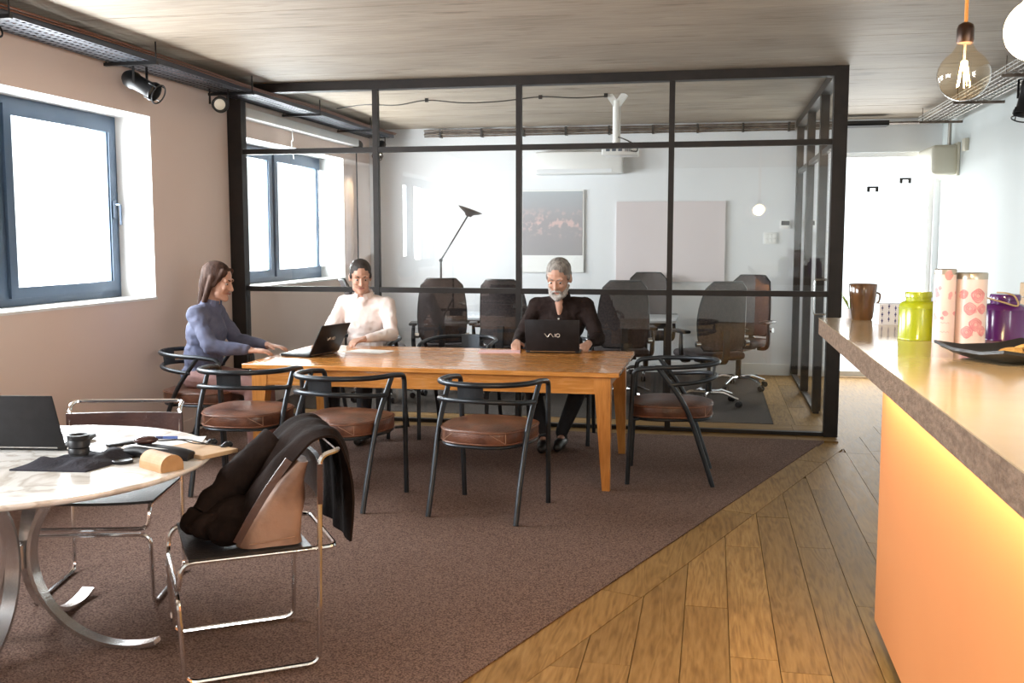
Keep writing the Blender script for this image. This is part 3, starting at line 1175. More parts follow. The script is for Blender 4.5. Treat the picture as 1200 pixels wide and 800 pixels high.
def make_tube_chair():
    r = thing('metal_armchair', '', 'chair')
    R = 0.0155
    # seat cushion with piping
    mb = MB()
    lay = [(0.94, 0.420), (0.99, 0.428), (1.0, 0.44), (1.0, 0.488), (0.98, 0.502), (0.80, 0.516), (0.4, 0.522)]
    n = 40
    vs, fs = [], []
    for (s, z) in lay:
        for (a, b) in seat_outline(s, n):
            vs.append((a, b, z))
    for i in range(len(lay) - 1):
        for k in range(n):
            fs.append((i * n + k, i * n + (k + 1) % n, (i + 1) * n + (k + 1) % n, (i + 1) * n + k))
    fs.append(tuple(reversed(range(n))))
    fs.append(tuple(range((len(lay) - 1) * n, len(lay) * n)))
    mb.add(vs, fs, True)
    seat = mb.build('seat', M['leather'], r)
    for (s, z) in ((1.0, 0.494), (0.995, 0.430)):
        p = MB(); p.tube([(a, b, z) for a, b in seat_outline(s + 0.006, n)], 0.0042, 6, True)
        p.build('piping', M['leather_side'], seat)
    st = MB()
    so = seat_outline(1.002, n)
    for (k, q) in ((25, 28), (35, 32)):
        st.tube([(so[k][0], so[k][1], 0.490), (so[k][0], so[k][1], 0.434)], 0.0022, 5)
        st.tube([(so[k + (q - k) * t // 3][0], so[k + (q - k) * t // 3][1], 0.434 + 0.018 * t) for t in range(4)], 0.0022, 5)
    st.build('seam', M['seam'], seat)
    # ring under the seat
    mb = MB(); mb.tube([(a, b, 0.412) for a, b in seat_outline(0.96, n)], 0.009, 6, True); mb.build('seat_frame', M['metal_d'], r)
    # top rail, a U that runs into the front legs

    def u(z_end, z_back, ye, yb, hw, m=18):
        pts = []
        for k in range(m + 1):
            a = PI * k / m
            pts.append((hw * math.cos(a), ye + (yb - ye) * math.sin(a) ** 0.8, z_end + (z_back - z_end) * math.sin(a)))
        return pts
    top = u(0.748, 0.762, 0.08, -0.30, 0.278)
    mb = MB(); mb.tube([(0.277, 0.19, 0.736)] + top + [(-0.277, 0.19, 0.736)], R, 10); mb.build('top_rail', M['metal_d'], r)
    for sx in (1, -1):
        mb = MB()
        mb.tube(fillet([(sx * 0.277, 0.15, 0.741), (sx * 0.277, 0.235, 0.730), (sx * 0.268, 0.268, 0.0)], 0.06, 6), R, 10)
        for v_ in mb.v:
            v_.z = max(v_.z, 0.0)
        leg = mb.build('leg', M['metal_d'], r)
        mb = MB()
        mb.tube(catmull([(sx * 0.262, -0.265, 0.0), (sx * 0.262, -0.20, 0.2), (sx * 0.268, -0.09, 0.50), (sx * 0.276, 0.08, 0.742)], 5), R, 10)
        for v_ in mb.v:
            v_.z = max(v_.z, 0.0)
        mb.build('leg', M['metal_d'], r)
        mb = MB(); mb.tube([(sx * 0.23, -0.1, 0.412), (sx * 0.264, -0.125, 0.412)], 0.008, 6); mb.tube([(sx * 0.23, 0.2, 0.412), (sx * 0.274, 0.258, 0.412)], 0.008, 6)
        mb.build('bracket', M['metal_d'], r)
    low = u(0.640, 0.672, 0.02, -0.285, 0.274)
    mb = MB(); mb.tube(low, R * 0.9, 10); mb.build('lower_rail', M['metal_d'], r)
    # curved back plate between the rails
    mb = MB()
    vs, fs = [], []
    m = 8
    for t2 in (0, 1):
        for j in range(2):
            for k in range(m + 1):
                a = PI / 2 + (k / m - 0.5) * 0.56
                hw, yb, z = ((0.27, -0.276, 0.660), (0.272, -0.288, 0.775))[j]
                vs.append((hw * math.cos(a), (0.05 + (yb - 0.05) * math.sin(a) ** 0.8) + 0.006 * t2, z))
    q = m + 1
    for k in range(m):
        fs.append((k, k + 1, q + k + 1, q + k))
        fs.append((2 * q + k, 3 * q + k, 3 * q + k + 1, 2 * q + k + 1))
        fs.append((k, 2 * q + k, 2 * q + k + 1, k + 1))
        fs.append((q + k, q + k + 1, 3 * q + k + 1, 3 * q + k))
    fs.append((0, q, 3 * q, 2 * q))
    fs.append((m, 2 * q + m, 3 * q + m, q + m))
    mb.add(vs, fs, False)
    mb.build('back_plate', M['metal_d'], r)
    return r


tc0 = make_tube_chair()
D2R = math.pi / 180
CH = [
    (-1.235, 5.575, -9.5, 'grey tube armchair with round brown leather seat, nearest one at the wooden table'),
    (-2.13, 5.655, -10, 'grey tube armchair with brown leather seat, behind the jacket-draped chair, middle of the front row'),
    (-2.82, 5.79, 4, 'grey tube armchair with worn leather seat, left end of the row before the table'),
    (-3.50, 6.55, -88, 'grey tube armchair at the left end of the wooden table, under the person in blue'),
    (-0.25, 6.62, 92, 'grey tube armchair standing at the right end of the wooden table'),
    (-1.93, 7.72, 178, 'empty grey tube armchair on the glass side of the wooden table'),
    (-1.17, 7.74, 181, 'grey tube armchair on which the bearded man sits'),
    (-2.72, 7.72, 180, 'grey tube armchair on which the person in the pale shirt sits'),
]
for i, (x, y, a, lab) in enumerate(CH):
    o = tc0 if i == 0 else copy_tree(tc0)
    o.location = (x, y, 0.004)
    o.rotation_euler = (0, 0, a * D2R)
    tag(o, lab, 'chair', 'tube armchairs round the wooden table')

# ================================================================== SLED CHAIRS


def make_sled_chair():
    r = thing('chrome_chair', '', 'chair')
    R = 0.0095
    w_, f, b = 0.245, 0.235, -0.235
    # upper frame: seat sides, dipping to a front cross bar; a bar behind the seat
    p = [(-w_, b - 0.07, 0.435), (-w_, f, 0.435), (-w_, f + 0.012, 0.335), (w_, f + 0.012, 0.335), (w_, f, 0.435), (w_, b - 0.07, 0.435)]
    mb = MB(); mb.tube(fillet(p, 0.045, 5, True), R, 8, True); mb.build('seat_frame', M['chrome'], r)
    o = w_ + 0.006
    p = [(-o, f + 0.014, 0.312), (-o, f, R), (-o, b, R), (-o, b - 0.015, 0.775), (-o, b - 0.085, 0.79), (o, b - 0.085, 0.79), (o, b - 0.015, 0.775), (o, b, R), (o, f, R), (o, f + 0.014, 0.312)]
    mb = MB(); mb.tube(fillet(p, 0.045, 5, True), R, 8, True); mb.build('sled_frame', M['chrome'], r)
    # sling seat
    mb = MB()
    n = 8
    vs, fs = [], []
    for t2 in (0, 1):
        for i in range(n + 1):
            for k in range(n + 1):
                u, v = i / n, k / n
                px = -w_ - 0.008 + (2 * w_ + 0.016) * u
                py = b + 0.02 + (f - b - 0.045) * v
                sag = 0.010 * (1 - (2 * u - 1) ** 2)
                vs.append((px, py, 0.448 - sag - 0.012 * t2))
    q = (n + 1) ** 2
    for i in range(n):
        for k in range(n):
            a = i * (n + 1) + k
            fs.append((a, a + n + 1, a + n + 2, a + 1))
            fs.append((q + a, q + a + 1, q + a + n + 2, q + a + n + 1))
    for k in range(n):
        for (a, c) in ((k, k + 1), (n * (n + 1) + k, n * (n + 1) + k + 1)):
            fs.append((a, c, q + c, q + a))
        for (a, c) in ((k * (n + 1), (k + 1) * (n + 1)), (k * (n + 1) + n, (k + 1) * (n + 1) + n)):
            fs.append((a, c, q + c, q + a))
    mb.add(vs, fs, False)
    mb.build('seat', M['leather_k'], r)
    # back sling wrapped round the posts
    mb = MB()
    pts = []
    for k in range(13):
        u = -1 + 2 * k / 12
        pts.append((u * (o + 0.012), b - 0.012 - 0.028 * (1 - u * u), 0.0))
    vs, fs = [], []
    for (dy, z) in ((0.010, 0.60), (0.010, 0.745), (-0.008, 0.745), (-0.008, 0.60)):
        for p_ in pts:
            vs.append((p_[0], p_[1] + dy, z))
    m = 13
    for row in range(4):
        for k in range(m - 1):
            a = row * m + k
            c = ((row + 1) % 4) * m + k
            fs.append((a, a + 1, c + 1, c))
    fs.append((0, m, 2 * m, 3 * m))
    fs.append((m - 1, 4 * m - 1, 3 * m - 1, 2 * m - 1))
    mb.add(vs, fs, False)
    mb.build('backrest', M['leather_b'], r)
    return r


NC = (-1.715, 3.445, 123.8 * D2R)
sc0 = make_sled_chair()
sc0.location = (NC[0], NC[1], 0.004)
sc0.rotation_euler = (0, 0, NC[2])
tag(sc0, 'chrome sled chair with black leather seat, jacket hung over its back', 'chair', 'chrome sled chairs')
sc1 = copy_tree(sc0)
sc1.location = (-2.60, 3.97, 0.004)
sc1.rotation_euler = (0, 0, 194 * D2R)
tag(sc1, 'chrome sled chair with dark leather backrest, beyond the marble table', 'chair')
sc2 = copy_tree(sc0)
sc2.location = (-2.93, 2.72, 0.004)
sc2.rotation_euler = (0, 0, -25 * D2R)
tag(sc2, 'chrome sled chair mostly cut off by the left edge, under the marble table', 'chair')

# ================================================================== MARBLE TABLE
MT = (-2.576, 3.34)
MZ = 0.72
mt = thing('marble_table', 'round white marble table on curved steel legs, left foreground', 'table', (MT[0], MT[1], 0.004))
mb = MB()
mb.lathe([(0, MZ - 0.032), (0.690, MZ - 0.032), (0.715, MZ - 0.022), (0.7225, MZ - 0.012), (0.7225, MZ - 0.010), (0.718, MZ - 0.004), (0, MZ - 0.004)], 72)
mb.build('tabletop', M['marble'], mt)
for a in (6, -80, 98, 188):
    pts = []
    for k in range(41):
        an = math.radians(95 + 195 * k / 40)         # arc bulging towards the middle
        rr = 0.41 + 0.36 * math.cos(an)
        zz = 0.345 + 0.338 * math.sin(an)
        pts.append((rr, zz))
    ca, sa = math.cos(a * D2R), math.sin(a * D2R)
    # flat bar swept in its own vertical plane
    vs, fs = [], []
    th, wd = 0.008, 0.027
    n = len(pts)
    for i, (rr, zz) in enumerate(pts):
        q0, q1 = pts[max(i - 1, 0)], pts[min(i + 1, n - 1)]
        tx, tz = q1[0] - q0[0], q1[1] - q0[1]
        L = math.hypot(tx, tz)
        nx_, nz_ = -tz / L, tx / L
        for (s1, s2) in ((1, 1), (1, -1), (-1, -1), (-1, 1)):
            R_ = rr + nx_ * th * s1
            Z_ = max(zz + nz_ * th * s1, 0.0)
            vs.append((R_ * ca - wd * s2 * sa, R_ * sa + wd * s2 * ca, Z_))
    for i in range(n - 1):
        for k in range(4):
            fs.append((i * 4 + k, i * 4 + (k + 1) % 4, i * 4 + 4 + (k + 1) % 4, i * 4 + 4 + k))
    fs += [(0, 1, 2, 3), tuple(range(4 * n - 4, 4 * n))]
    mb = MB(); mb.add(vs, fs, True); mb.build('leg', M['steel'], mt)
mb = MB(); mb.lathe([(0, 0.30), (0.036, 0.30), (0.036, 0.39), (0, 0.39)], 24); mb.build('hub', M['steel'], mt)
mb = MB(); mb.lathe([(0, 0.672), (0.38, 0.672), (0.38, 0.688), (0, 0.688)], 36); mb.build('top_plate', M['steel'], mt)
TT = MZ + 0.0005   # marble surface

# ================================================================== LAPTOPS


def make_laptop(name, label, loc, rz, wd=0.36, dp=0.24, tilt=105, lid_h=0.235, logo=True):
    """hinge along local x at y=0, base extends to +y, lid opens above the hinge"""
    r = thing(name, label, 'laptop', loc, rz, None)
    mb = MB(); mb.bbox(-wd / 2, wd / 2, 0, dp, 0.003, 0.020, 0.004); base = mb.build('base', M['blackp'], r)
    kb = MB()
    for i in range(5):
        for j in range(13):
            x0 = -wd * 0.43 + j * wd * 0.066
            y0 = 0.04 + i * 0.019
            kb.box(x0, x0 + wd * 0.058, y0, y0 + 0.0155, 0.020, 0.0218)
    k = kb.build('keyboard', M['black'], base, None, True); k['kind'] = 'stuff'
    a = math.radians(tilt)
    # lid local frame: u along x, v up the lid, n outward (back)
    vx = Vector((0, -math.cos(math.radians(180 - tilt)) * -1, 0))
    up = Vector((0, math.cos(a), math.sin(a)))
    nb_ = Vector((0, -math.sin(a), math.cos(a)))
    mtx = Matrix(((1, 0, 0, 0), (0, up.y, nb_.y, -0.002), (0, up.z, nb_.z, 0.016), (0, 0, 0, 1)))
    mb = MB(); mb.bbox(-wd / 2, wd / 2, 0.004, lid_h, 0.0, 0.009, 0.003, 2, mtx); lid = mb.build('lid', M['blackp'], r)
    mb = MB(); mb.box(-wd / 2 + 0.014, wd / 2 - 0.014, 0.024, lid_h - 0.014, -0.0008, 0.0, mtx); mb.build('screen', M['screen'], lid)
    mb = MB(); mb.tube([(-wd * 0.42, 0.0, 0.016), (wd * 0.42, 0.0, 0.016)], 0.007, 8); mb.build('hinge', M['steel'], r)
    if logo:
        lg = MB()
        z = 0.0096
        s = logo if logo is not True else 1.0

        def stroke(pp, closed=False):
                lg.tube([tuple(mtx @ Vector((px * s, lid_h * 0.52 + py * s, z))) for px, py in pp], 0.0024 * s, 6, closed)
        wave = []
        for kx in range(25):
            u = kx / 24
            wave.append((-0.056 + 0.066 * u, 0.012 * math.cos(3 * PI * u)))
        stroke(wave)
        stroke([(0.020, 0.012), (0.020, -0.012)])
        stroke([(0.041 + 0.0125 * math.cos(2 * PI * q / 20), 0.0125 * math.sin(2 * PI * q / 20)) for q in range(20)], True)
        lg.build('logo', M['logo'], lid, 'silver VAIO lettering on the lid')
    return r


# for the person facing -Y the hinge is towards the camera: +y local = +Y world
make_laptop('laptop', 'black laptop with silver VAIO logo on the lid, before the bearded man', (-1.105, 7.09, TZ + 0.0005), 2 * D2R, 0.385, 0.25, 104, 0.235, 1.0)
# seen from the side at the left of the table, opened towards the left end
make_laptop('laptop', 'black laptop seen side on, open towards the person in blue', (-2.66, 6.66, TZ + 0.0005), 76 * D2R, 0.34, 0.235, 118, 0.235, 0.9)
# on the marble table
make_laptop('laptop', 'dark laptop with its lid back to the camera on the round marble table', (-2.69, 3.49, TT), 8 * D2R, 0.42, 0.26, 112, 0.235, False)

# ================================================================== MARBLE TABLE ITEMS
# black cloth pouch, flat with a raised fold
mb = MB()
n = 22
vs, fs = [], []
# diamond: corners in the table's plane
c0, c1, c2, c3 = Vector((-2.47, 3.17)), Vector((-2.185, 3.20)), Vector((-2.135, 3.56)), Vector((-2.42, 3.46))
for i in range(n + 1):
    for k in range(n + 1):
        u, v = i / n, k / n
        p = c0 * (1 - u) * (1 - v) + c1 * u * (1 - v) + c2 * u * v + c3 * (1 - u) * v
        ed = min(u, 1 - u, v, 1 - v)
        hgt = 0.006 + 0.014 * min(ed * 5, 1) + 0.012 * max(0, math.sin(u * 7 + v * 4)) * min(ed * 6, 1) + 0.02 * mnoise.noise((u * 5, v * 5, 1)) * min(ed * 6, 1)
        vs.append((p.x, p.y, max(hgt, 0.003)))
for i in range(n):
    for k in range(n):
        a = i * (n + 1) + k
        fs.append((a, a + n + 1, a + n + 2, a + 1))
q = len(vs)
vs += [(v_[0], v_[1], 0.0) for v_ in vs]
for i in range(n):
    for k in range(n):
        a = q + i * (n + 1) + k
        fs.append((a, a + 1, a + n + 2, a + n + 1))
for k in range(n):
    for (a, c) in ((k, k + 1), (n * (n + 1) + k, n * (n + 1) + k + 1), (k * (n + 1), (k + 1) * (n + 1)), (k * (n + 1) + n, (k + 1) * (n + 1) + n)):
        fs.append((a, c, q + c, q + a))
cx = Vector((-2.30, 3.34, 0))
mb.add([(v_[0] - cx.x, v_[1] - cx.y, v_[2]) for v_ in vs], fs, True)
solo(mb, 'cloth_pouch', M['black_cloth'], 'flat black cloth pouch under the camera lens on the marble table', 'pouch', (cx.x, cx.y, TT))
le = thing('camera_lens', 'short black camera lens standing on the cloth pouch', 'lens', (-2.30, 3.335, TT + 0.03))
mb = MB(); mb.lathe([(0, 0), (0.034, 0), (0.034, 0.008), (0.038, 0.01), (0.038, 0.026), (0.035, 0.03), (0.040, 0.034), (0.040, 0.056), (0.037, 0.06), (0.039, 0.066), (0.039, 0.078), (0.033, 0.078), (0.030, 0.066), (0, 0.062)], 28); mb.build('barrel', M['blackp'], le)
mb = MB(); mb.ell((0, 0, 0.062), (0.029, 0.029, 0.006)); mb.build('front_glass', M['screen'], le)
mb = MB(); mb.ell((-0.038, -0.008, 0.024), (0.004, 0.005, 0.006)); mb.build('release_button', M['silverlid'], le)
mb = MB(); mb.lathe([(0, 0), (0.036, 0), (0.038, 0.003), (0.038, 0.010), (0.034, 0.012), (0.030, 0.009), (0, 0.009)], 28)
solo(mb, 'lens_cap', M['blackp'], 'round black lens cap beside the cloth pouch', 'lens cap', (-2.145, 3.37, TT))
# zip case with earphones
ec = thing('zip_case', 'grey black soft zip case on the marble table, beside the kraft glasses case', 'case', (-2.06, 3.475, TT), -8 * D2R)
mb = MB()
n = 20
for k in range(n):
    pass
pts = [(-0.135, -0.005, 0.020), (-0.09, 0, 0.026), (0.0, 0, 0.026), (0.09, 0, 0.022), (0.14, 0.008, 0.014)]
mb.tube(catmull(pts, 5), 0.03, 12, rs=[0.026 + 0.008 * math.sin(PI * i / 20) for i in range(21)])
for v_ in mb.v:
    v_.z = max(v_.z * 0.85, 0.0)
    v_.y *= 1.25
mb.build('shell', M['blackp'], ec)
mb = MB(); mb.tube(catmull([(-0.15, -0.01, 0.035), (-0.09, -0.02, 0.045), (0.0, -0.026, 0.043), (0.09, -0.02, 0.038), (0.14, 0.0, 0.025)], 5), 0.0025, 6); mb.build('zip', M['wire_g'], ec)
mb = MB(); mb.ell((0, 0, 0.016), (0.045, 0.028, 0.016))
mo = solo(mb, 'computer_mouse', M['brownp'], 'small glossy brown mouse on top of the zip case', 'mouse', (-2.125, 3.50, TT + 0.045), 30 * D2R)
ep = thing('earphones', 'black earphones with round buds lying across the papers', 'earphones', (-1.99, 3.60, TT))
mb = MB()
mb.tube(catmull([(-0.16, -0.02, 0.055), (-0.10, -0.06, 0.052), (-0.04, -0.02, 0.05), (0.0, 0.02, 0.03), (0.025, 0.06, 0.02)], 6), 0.0026, 6)
mb.tube(catmull([(-0.11, -0.05, 0.05), (-0.02, -0.01, 0.05), (0.05, -0.01, 0.04), (0.108, 0.03, 0.022)], 6), 0.0026, 6)
mb.build('cable', M['cable'], ep)
for (px, py) in ((0.03, 0.075), (0.115, 0.04)):
    mb = MB()
    mb.cone((px, py, 0.016), (px + 0.006, py + 0.014, 0.022), 0.012, 0.014)
    mb.ell((px + 0.012, py + 0.024, 0.022), (0.015, 0.012, 0.013))
    mb.build('bud', M['blackp'], ep)
mb = MB(); mb.box(-0.15, 0.15, -0.105, 0.105, 0, 0.002)
solo(mb, 'paper_sheet', M['paper'], 'loose white paper sheet under the blue pen', 'paper', (-2.19, 3.745, TT), 20 * D2R)
pn = thing('pen', 'blue pen lying on the white paper', 'pen', (-2.245, 3.80, TT + 0.0085), 12 * D2R)
mb = MB(); mb.tube([(-0.07, 0, 0), (-0.025, 0, 0)], 0.0058, 8); mb.build('barrel', M['pen'], pn)
mb = MB(); mb.tube([(-0.024, 0, 0), (0.015, 0, 0)], 0.0062, 8); mb.build('grip', M['pen2'], pn)
mb = MB(); mb.tube([(0.016, 0, 0), (0.075, 0, 0)], 0.0064, 8); mb.build('cap', M['pen'], pn)
mb = MB(); mb.bbox(-0.055, 0.055, -0.02, 0.02, 0, 0.012, 0.004)
solo(mb, 'phone', M['blackp'], 'slim black gadget lying between the dark laptop and the blue pen', 'phone', (-2.335, 3.66, TT), 52 * D2R)
mb = MB(); mb.bbox(-0.13, 0.13, -0.085, 0.085, 0, 0.016, 0.002, 1)
solo(mb, 'kraft_notebook', M['kraft'], 'flat kraft notebook at the right rim of the marble table', 'notebook', (-1.96, 3.60, TT), -24 * D2R)
kc = thing('glasses_case', 'rounded tan card glasses case near the rim of the marble table', 'case', (-1.955, 3.315, TT), 60 * D2R)
poly = [(-0.045, 0.0), (0.045, 0.0)] + [(0.045 * math.cos(PI * k / 14), 0.018 + 0.042 * math.sin(PI * k / 14)) for k in range(15)]
mb = MB(); mb.prism(poly, -0.075, 0.075, Matrix.Rotation(PI / 2, 4, 'X')); mb.build('shell', M['kraft2'], kc)
mb = MB(); mb.prism([(p[0] * 0.9, p[1] * 0.9 + 0.003) for p in poly], 0.0752, 0.0768, Matrix.Rotation(PI / 2, 4, 'X')); mb.prism([(p[0] * 0.9, p[1] * 0.9 + 0.003) for p in poly], -0.0768, -0.0752, Matrix.Rotation(PI / 2, 4, 'X')); mb.build('end_flap', M['kraft2'], kc)

# ================================================================== JACKET AND BAG ON THE NEAR CHAIR
jk = thing('jacket', 'dark brown jacket slung over the back of the near chrome chair', 'jacket', (NC[0], NC[1], 0.004), NC[2])


def drape(prof, x0, x1, thick, fold, seed, nw=34, sub=8, shear=None):
    """sheet hung over a bar: prof = list of (y, z, widen) in chair space, swept over x0..x1"""
    path = catmull([Vector((p[2], p[0], p[1])) for p in prof], sub)
    mb = MB()
    vs, fs = [], []
    n = len(path)
    for side in (0, 1):
        for i, p in enumerate(path):
            a, b = path[max(i - 1, 0)], path[min(i + 1, n - 1)]
            ty, tz = b.y - a.y, b.z - a.z
            L = math.hypot(ty, tz) or 1
            ny, nz = -tz / L, ty / L
            for k in range(nw + 1):
                u = k / nw
                s = i / (n - 1)
                xx = x0 + (x1 - x0) * u
                xx = (x0 + x1) / 2 + (xx - (x0 + x1) / 2) * (1 + p.x) + (shear(s) if shear else 0)
                fo = fold * (math.sin(u * 17 + s * 3 + seed) * 0.6 + mnoise.noise((u * 5, s * 4, seed)) * 1.2) * min(1, abs(s - 0.42) * 4 + 0.25)
                edge = 0.25 + 0.75 * min(1, 8 * min(u, 1 - u, s, 1 - s))
                d = fo + (thick * edge if side == 0 else -thick * edge)
                vs.append((xx, p.y + ny * d, max(p.z + nz * d, 0.0)))
    q = n * (nw + 1)
    for i in range(n - 1):
        for k in range(nw):
            a = i * (nw + 1) + k
            fs.append((a, a + nw + 1, a + nw + 2, a + 1))
            fs.append((q + a, q + a + 1, q + a + nw + 2, q + a + nw + 1))
    for k in range(nw):
        for (a, c) in ((k, k + 1), ((n - 1) * (nw + 1) + k, (n - 1) * (nw + 1) + k + 1)):
            fs.append((a, c, q + c, q + a))
    for i in range(n - 1):
        for (a, c) in ((i * (nw + 1), (i + 1) * (nw + 1)), (i * (nw + 1) + nw, (i + 1) * (nw + 1) + nw)):
            fs.append((a, c, q + c, q + a))
    mb.add(vs, fs, True)
    return mb


# chair space: +y is the seat front, -y behind the backrest, +x the far side
prof = [(-0.37, 0.43, 0.02), (-0.38, 0.60, 0.0), (-0.365, 0.74, 0.0), (-0.325, 0.825, 0.0), (-0.245, 0.822, 0.0), (-0.175, 0.765, 0.0), (-0.11, 0.69, 0.0), (-0.04, 0.60, 0.0), (0.025, 0.515, 0.0), (0.06, 0.478, 0.0)]
mb = drape(prof, -0.19, 0.27, 0.017, 0.014, 3.1, shear=lambda s: 0.06 * max(0, s - 0.5))
mb.build('body', M['jacket'], jk)
mb = MB()
mb.tube(catmull([(0.12, -0.16, 0.75), (0.09, -0.05, 0.68), (0.06, 0.05, 0.59), (0.03, 0.125, 0.52)], 7), 0.05, 14, rs=[0.078 - 0.018 * i / 21 + 0.004 * math.sin(i * 0.8) for i in range(22)])
for v_ in mb.v:
    v_ += Vector((1, 1, 1)) * 0.008 * mnoise.noise(v_ * 18)
mb.build('sleeve', M['jacket'], jk)
mb = MB()
mb.ell((-0.12, 0.06, 0.495), (0.075, 0.075, 0.05))
mb.ell((-0.02, 0.02, 0.54), (0.10, 0.10, 0.06))
mb.ell((-0.03, 0.13, 0.50), (0.08, 0.06, 0.046))
mb.tube(catmull([(-0.08, 0.12, 0.505), (0.0, 0.15, 0.515), (0.08, 0.15, 0.50), (0.16, 0.12, 0.50)], 6), 0.04, 14, rs=[0.040 + 0.010 * math.sin(i * 0.9) for i in range(19)])
mb.ell((0.02, 0.17, 0.495), (0.05, 0.045, 0.036))
mb.ell((0.11, 0.10, 0.505), (0.09, 0.06, 0.045))
for v_ in mb.v:
    v_ += Vector((1, 1, 0.6)) * 0.012 * mnoise.noise(v_ * 22)
    v_.z = max(v_.z, 0.452)
co = remesh(mb, 'collar', M['jacket'], jk, 0.008, 3)
for v_ in co.data.vertices:
    v_.co = v_.co + Vector((1, 1, 0.4)) * 0.010 * mnoise.noise(v_.co * 30)
    v_.co.z = max(v_.co.z, 0.452)
bg_ = thing('leather_bag', 'tan leather shoulder bag leaning on the near chrome chair under the jacket', 'bag', (NC[0], NC[1], 0.004), NC[2])
mb = MB()
# wedge body: wide at the seat, narrow at the top
sec = []
rows = [(0.452, -0.19, 0.035, 0.0), (0.47, -0.19, 0.045, 0.0), (0.54, -0.195, 0.0, 0.0), (0.61, -0.205, -0.05, 0.0), (0.68, -0.215, -0.11, 0.0), (0.745, -0.225, -0.18, 0.0)]
n = 24
vs, fs = [], []
for ri, (z, ya_, yb_, _) in enumerate(rows):
    for k in range(n):
        a = 2 * PI * k / n
        c, s_ = math.cos(a), math.sin(a)
        e = 0.55
        px = -0.135 + 0.09 * math.copysign(abs(c) ** e, c) * (1 - 0.25 * ri / 5)
        py = (ya_ + yb_) / 2 + (yb_ - ya_) / 2 * math.copysign(abs(s_) ** e, s_)
        wob = 0.010 * mnoise.noise((px * 14, py * 14, z * 14))
        vs.append((px + wob, py + wob, z))
for i in range(len(rows) - 1):
    for k in range(n):
        fs.append((i * n + k, i * n + (k + 1) % n, (i + 1) * n + (k + 1) % n, (i + 1) * n + k))
fs += [tuple(reversed(range(n))), tuple(range((len(rows) - 1) * n, len(rows) * n))]
mb.add(vs, fs, True)
mb.build('body', M['bag'], bg_)
mb = MB()
mb.tube(catmull([(-0.225, 0.045, 0.48), (-0.222, 0.0, 0.555), (-0.205, -0.07, 0.655), (-0.19, -0.15, 0.755)], 6), 0.008, flat=(0.006, 0.028))
mb.build('strap', M['leather_b'], bg_)
mb = MB()
mb.tube(catmull([(-0.226, 0.0, 0.470), (-0.228, -0.08, 0.475), (-0.222, -0.16, 0.48)], 6), 0.0025, 6)
mb.build('seam', M['seam'], bg_)

# ================================================================== COUNTER
CZ = 1.15
ct = thing('counter', 'bar counter with polished beige top and glowing orange front panel', 'counter', (0, 0, 0))
CYE, CYN = 5.39, 0.2
mb = MB(); mb.box(0.537, 1.75, CYN, CYE, CZ - 0.083, CZ - 0.004); mb.build('slab', M['slab_edge'], ct, 'rough brown slab edge')
mb = MB(); mb.box(0.535, 1.75, CYN, CYE + 0.002, CZ - 0.004, CZ); mb.build('worktop', M['slab'], ct, 'polished beige top surface')
mb = MB(); mb.box(0.655, 0.70, CYN, 4.10, 0.05, CZ - 0.083); mb.build('front_panel', M['orange'], ct, 'orange front panel')
mb = MB(); mb.box(0.70, 1.6, 4.05, 4.098, 0.05, CZ - 0.083); mb.build('end_panel', M['white'], ct)
mb = MB(); mb.box(0.70, 1.6, CYN + 0.05, 4.0, 0.0, 0.05); mb.build('plinth', M['black'], ct)
mb = MB(); mb.box(0.565, 0.585, CYN, 4.08, CZ - 0.091, CZ - 0.083); mb.build('light_strip', M['led'], ct)
for k in range(3):
    d = bpy.data.lights.new('counter_strip_glow', 'AREA'); d.shape = 'RECTANGLE'
    d.size, d.size_y = 0.03, 1.25
    d.energy = 7.0
    d.color = (1, 0.90, 0.42)
    o = bpy.data.objects.new('counter_strip_glow', d); COL.objects.link(o); o.parent = ct
    o.location = (0.575, 3.42 - 1.28 * k, CZ - 0.095)
    o.rotation_euler = (0, -0.5, 0)

# things on the counter
mg = thing('mug', 'tall brown glazed beaker at the far end of the counter', 'mug', (0.735, 5.30, CZ))
mb = MB(); mb.lathe([(0, 0), (0.046, 0), (0.050, 0.006), (0.056, 0.05), (0.064, 0.12), (0.068, 0.175), (0.066, 0.178), (0.062, 0.174), (0.056, 0.11), (0.048, 0.03), (0, 0.02)], 32); mb.build('body', M['mug'], mg)
mb = MB(); mb.tube(catmull([(0.064, 0.015, 0.135), (0.084, 0.02, 0.125), (0.080, 0.02, 0.09), (0.060, 0.015, 0.075)], 6), 0.005, 8); mb.build('handle', M['mug'], mg)
pl = thing('potted_sprig', 'small pale green sprig showing behind the brown beaker', 'plant', (0.685, 5.38, CZ))
mb = MB(); mb.lathe([(0, 0), (0.020, 0), (0.026, 0.05), (0.024, 0.05), (0.018, 0.01), (0, 0.01)], 16); mb.build('pot', M['boxw'], pl)
for k in range(7):
    a = 2 * PI * k / 7 + 0.3
    Lr = 0.045 + 0.012 * (k % 3)
    base = Vector((0, 0, 0.04))
    tip = Vector((math.cos(a) * Lr, math.sin(a) * Lr, 0.11 + 0.02 * (k % 2)))
    midp = (base + tip) / 2 + Vector((0, 0, 0.012))
    side = Vector((-math.sin(a), math.cos(a), 0)) * 0.010
    mb = MB(); mb.add([base, midp + side, tip, midp - side, midp + Vector((0, 0, 0.004))], [(0, 1, 4), (1, 2, 4), (2, 3, 4), (3, 0, 4), (0, 3, 2, 1)]); mb.build('leaf', M['leaf'], pl)
bx = thing('patterned_box', 'small white card box with navy motifs between the beaker and the lime tin', 'box', (0.835, 5.03, CZ), 6 * D2R)
mb = MB(); mb.bbox(-0.075, 0.075, -0.045, 0.045, 0, 0.098, 0.002, 1); mb.build('body', M['boxw'], bx)
pr = MB()
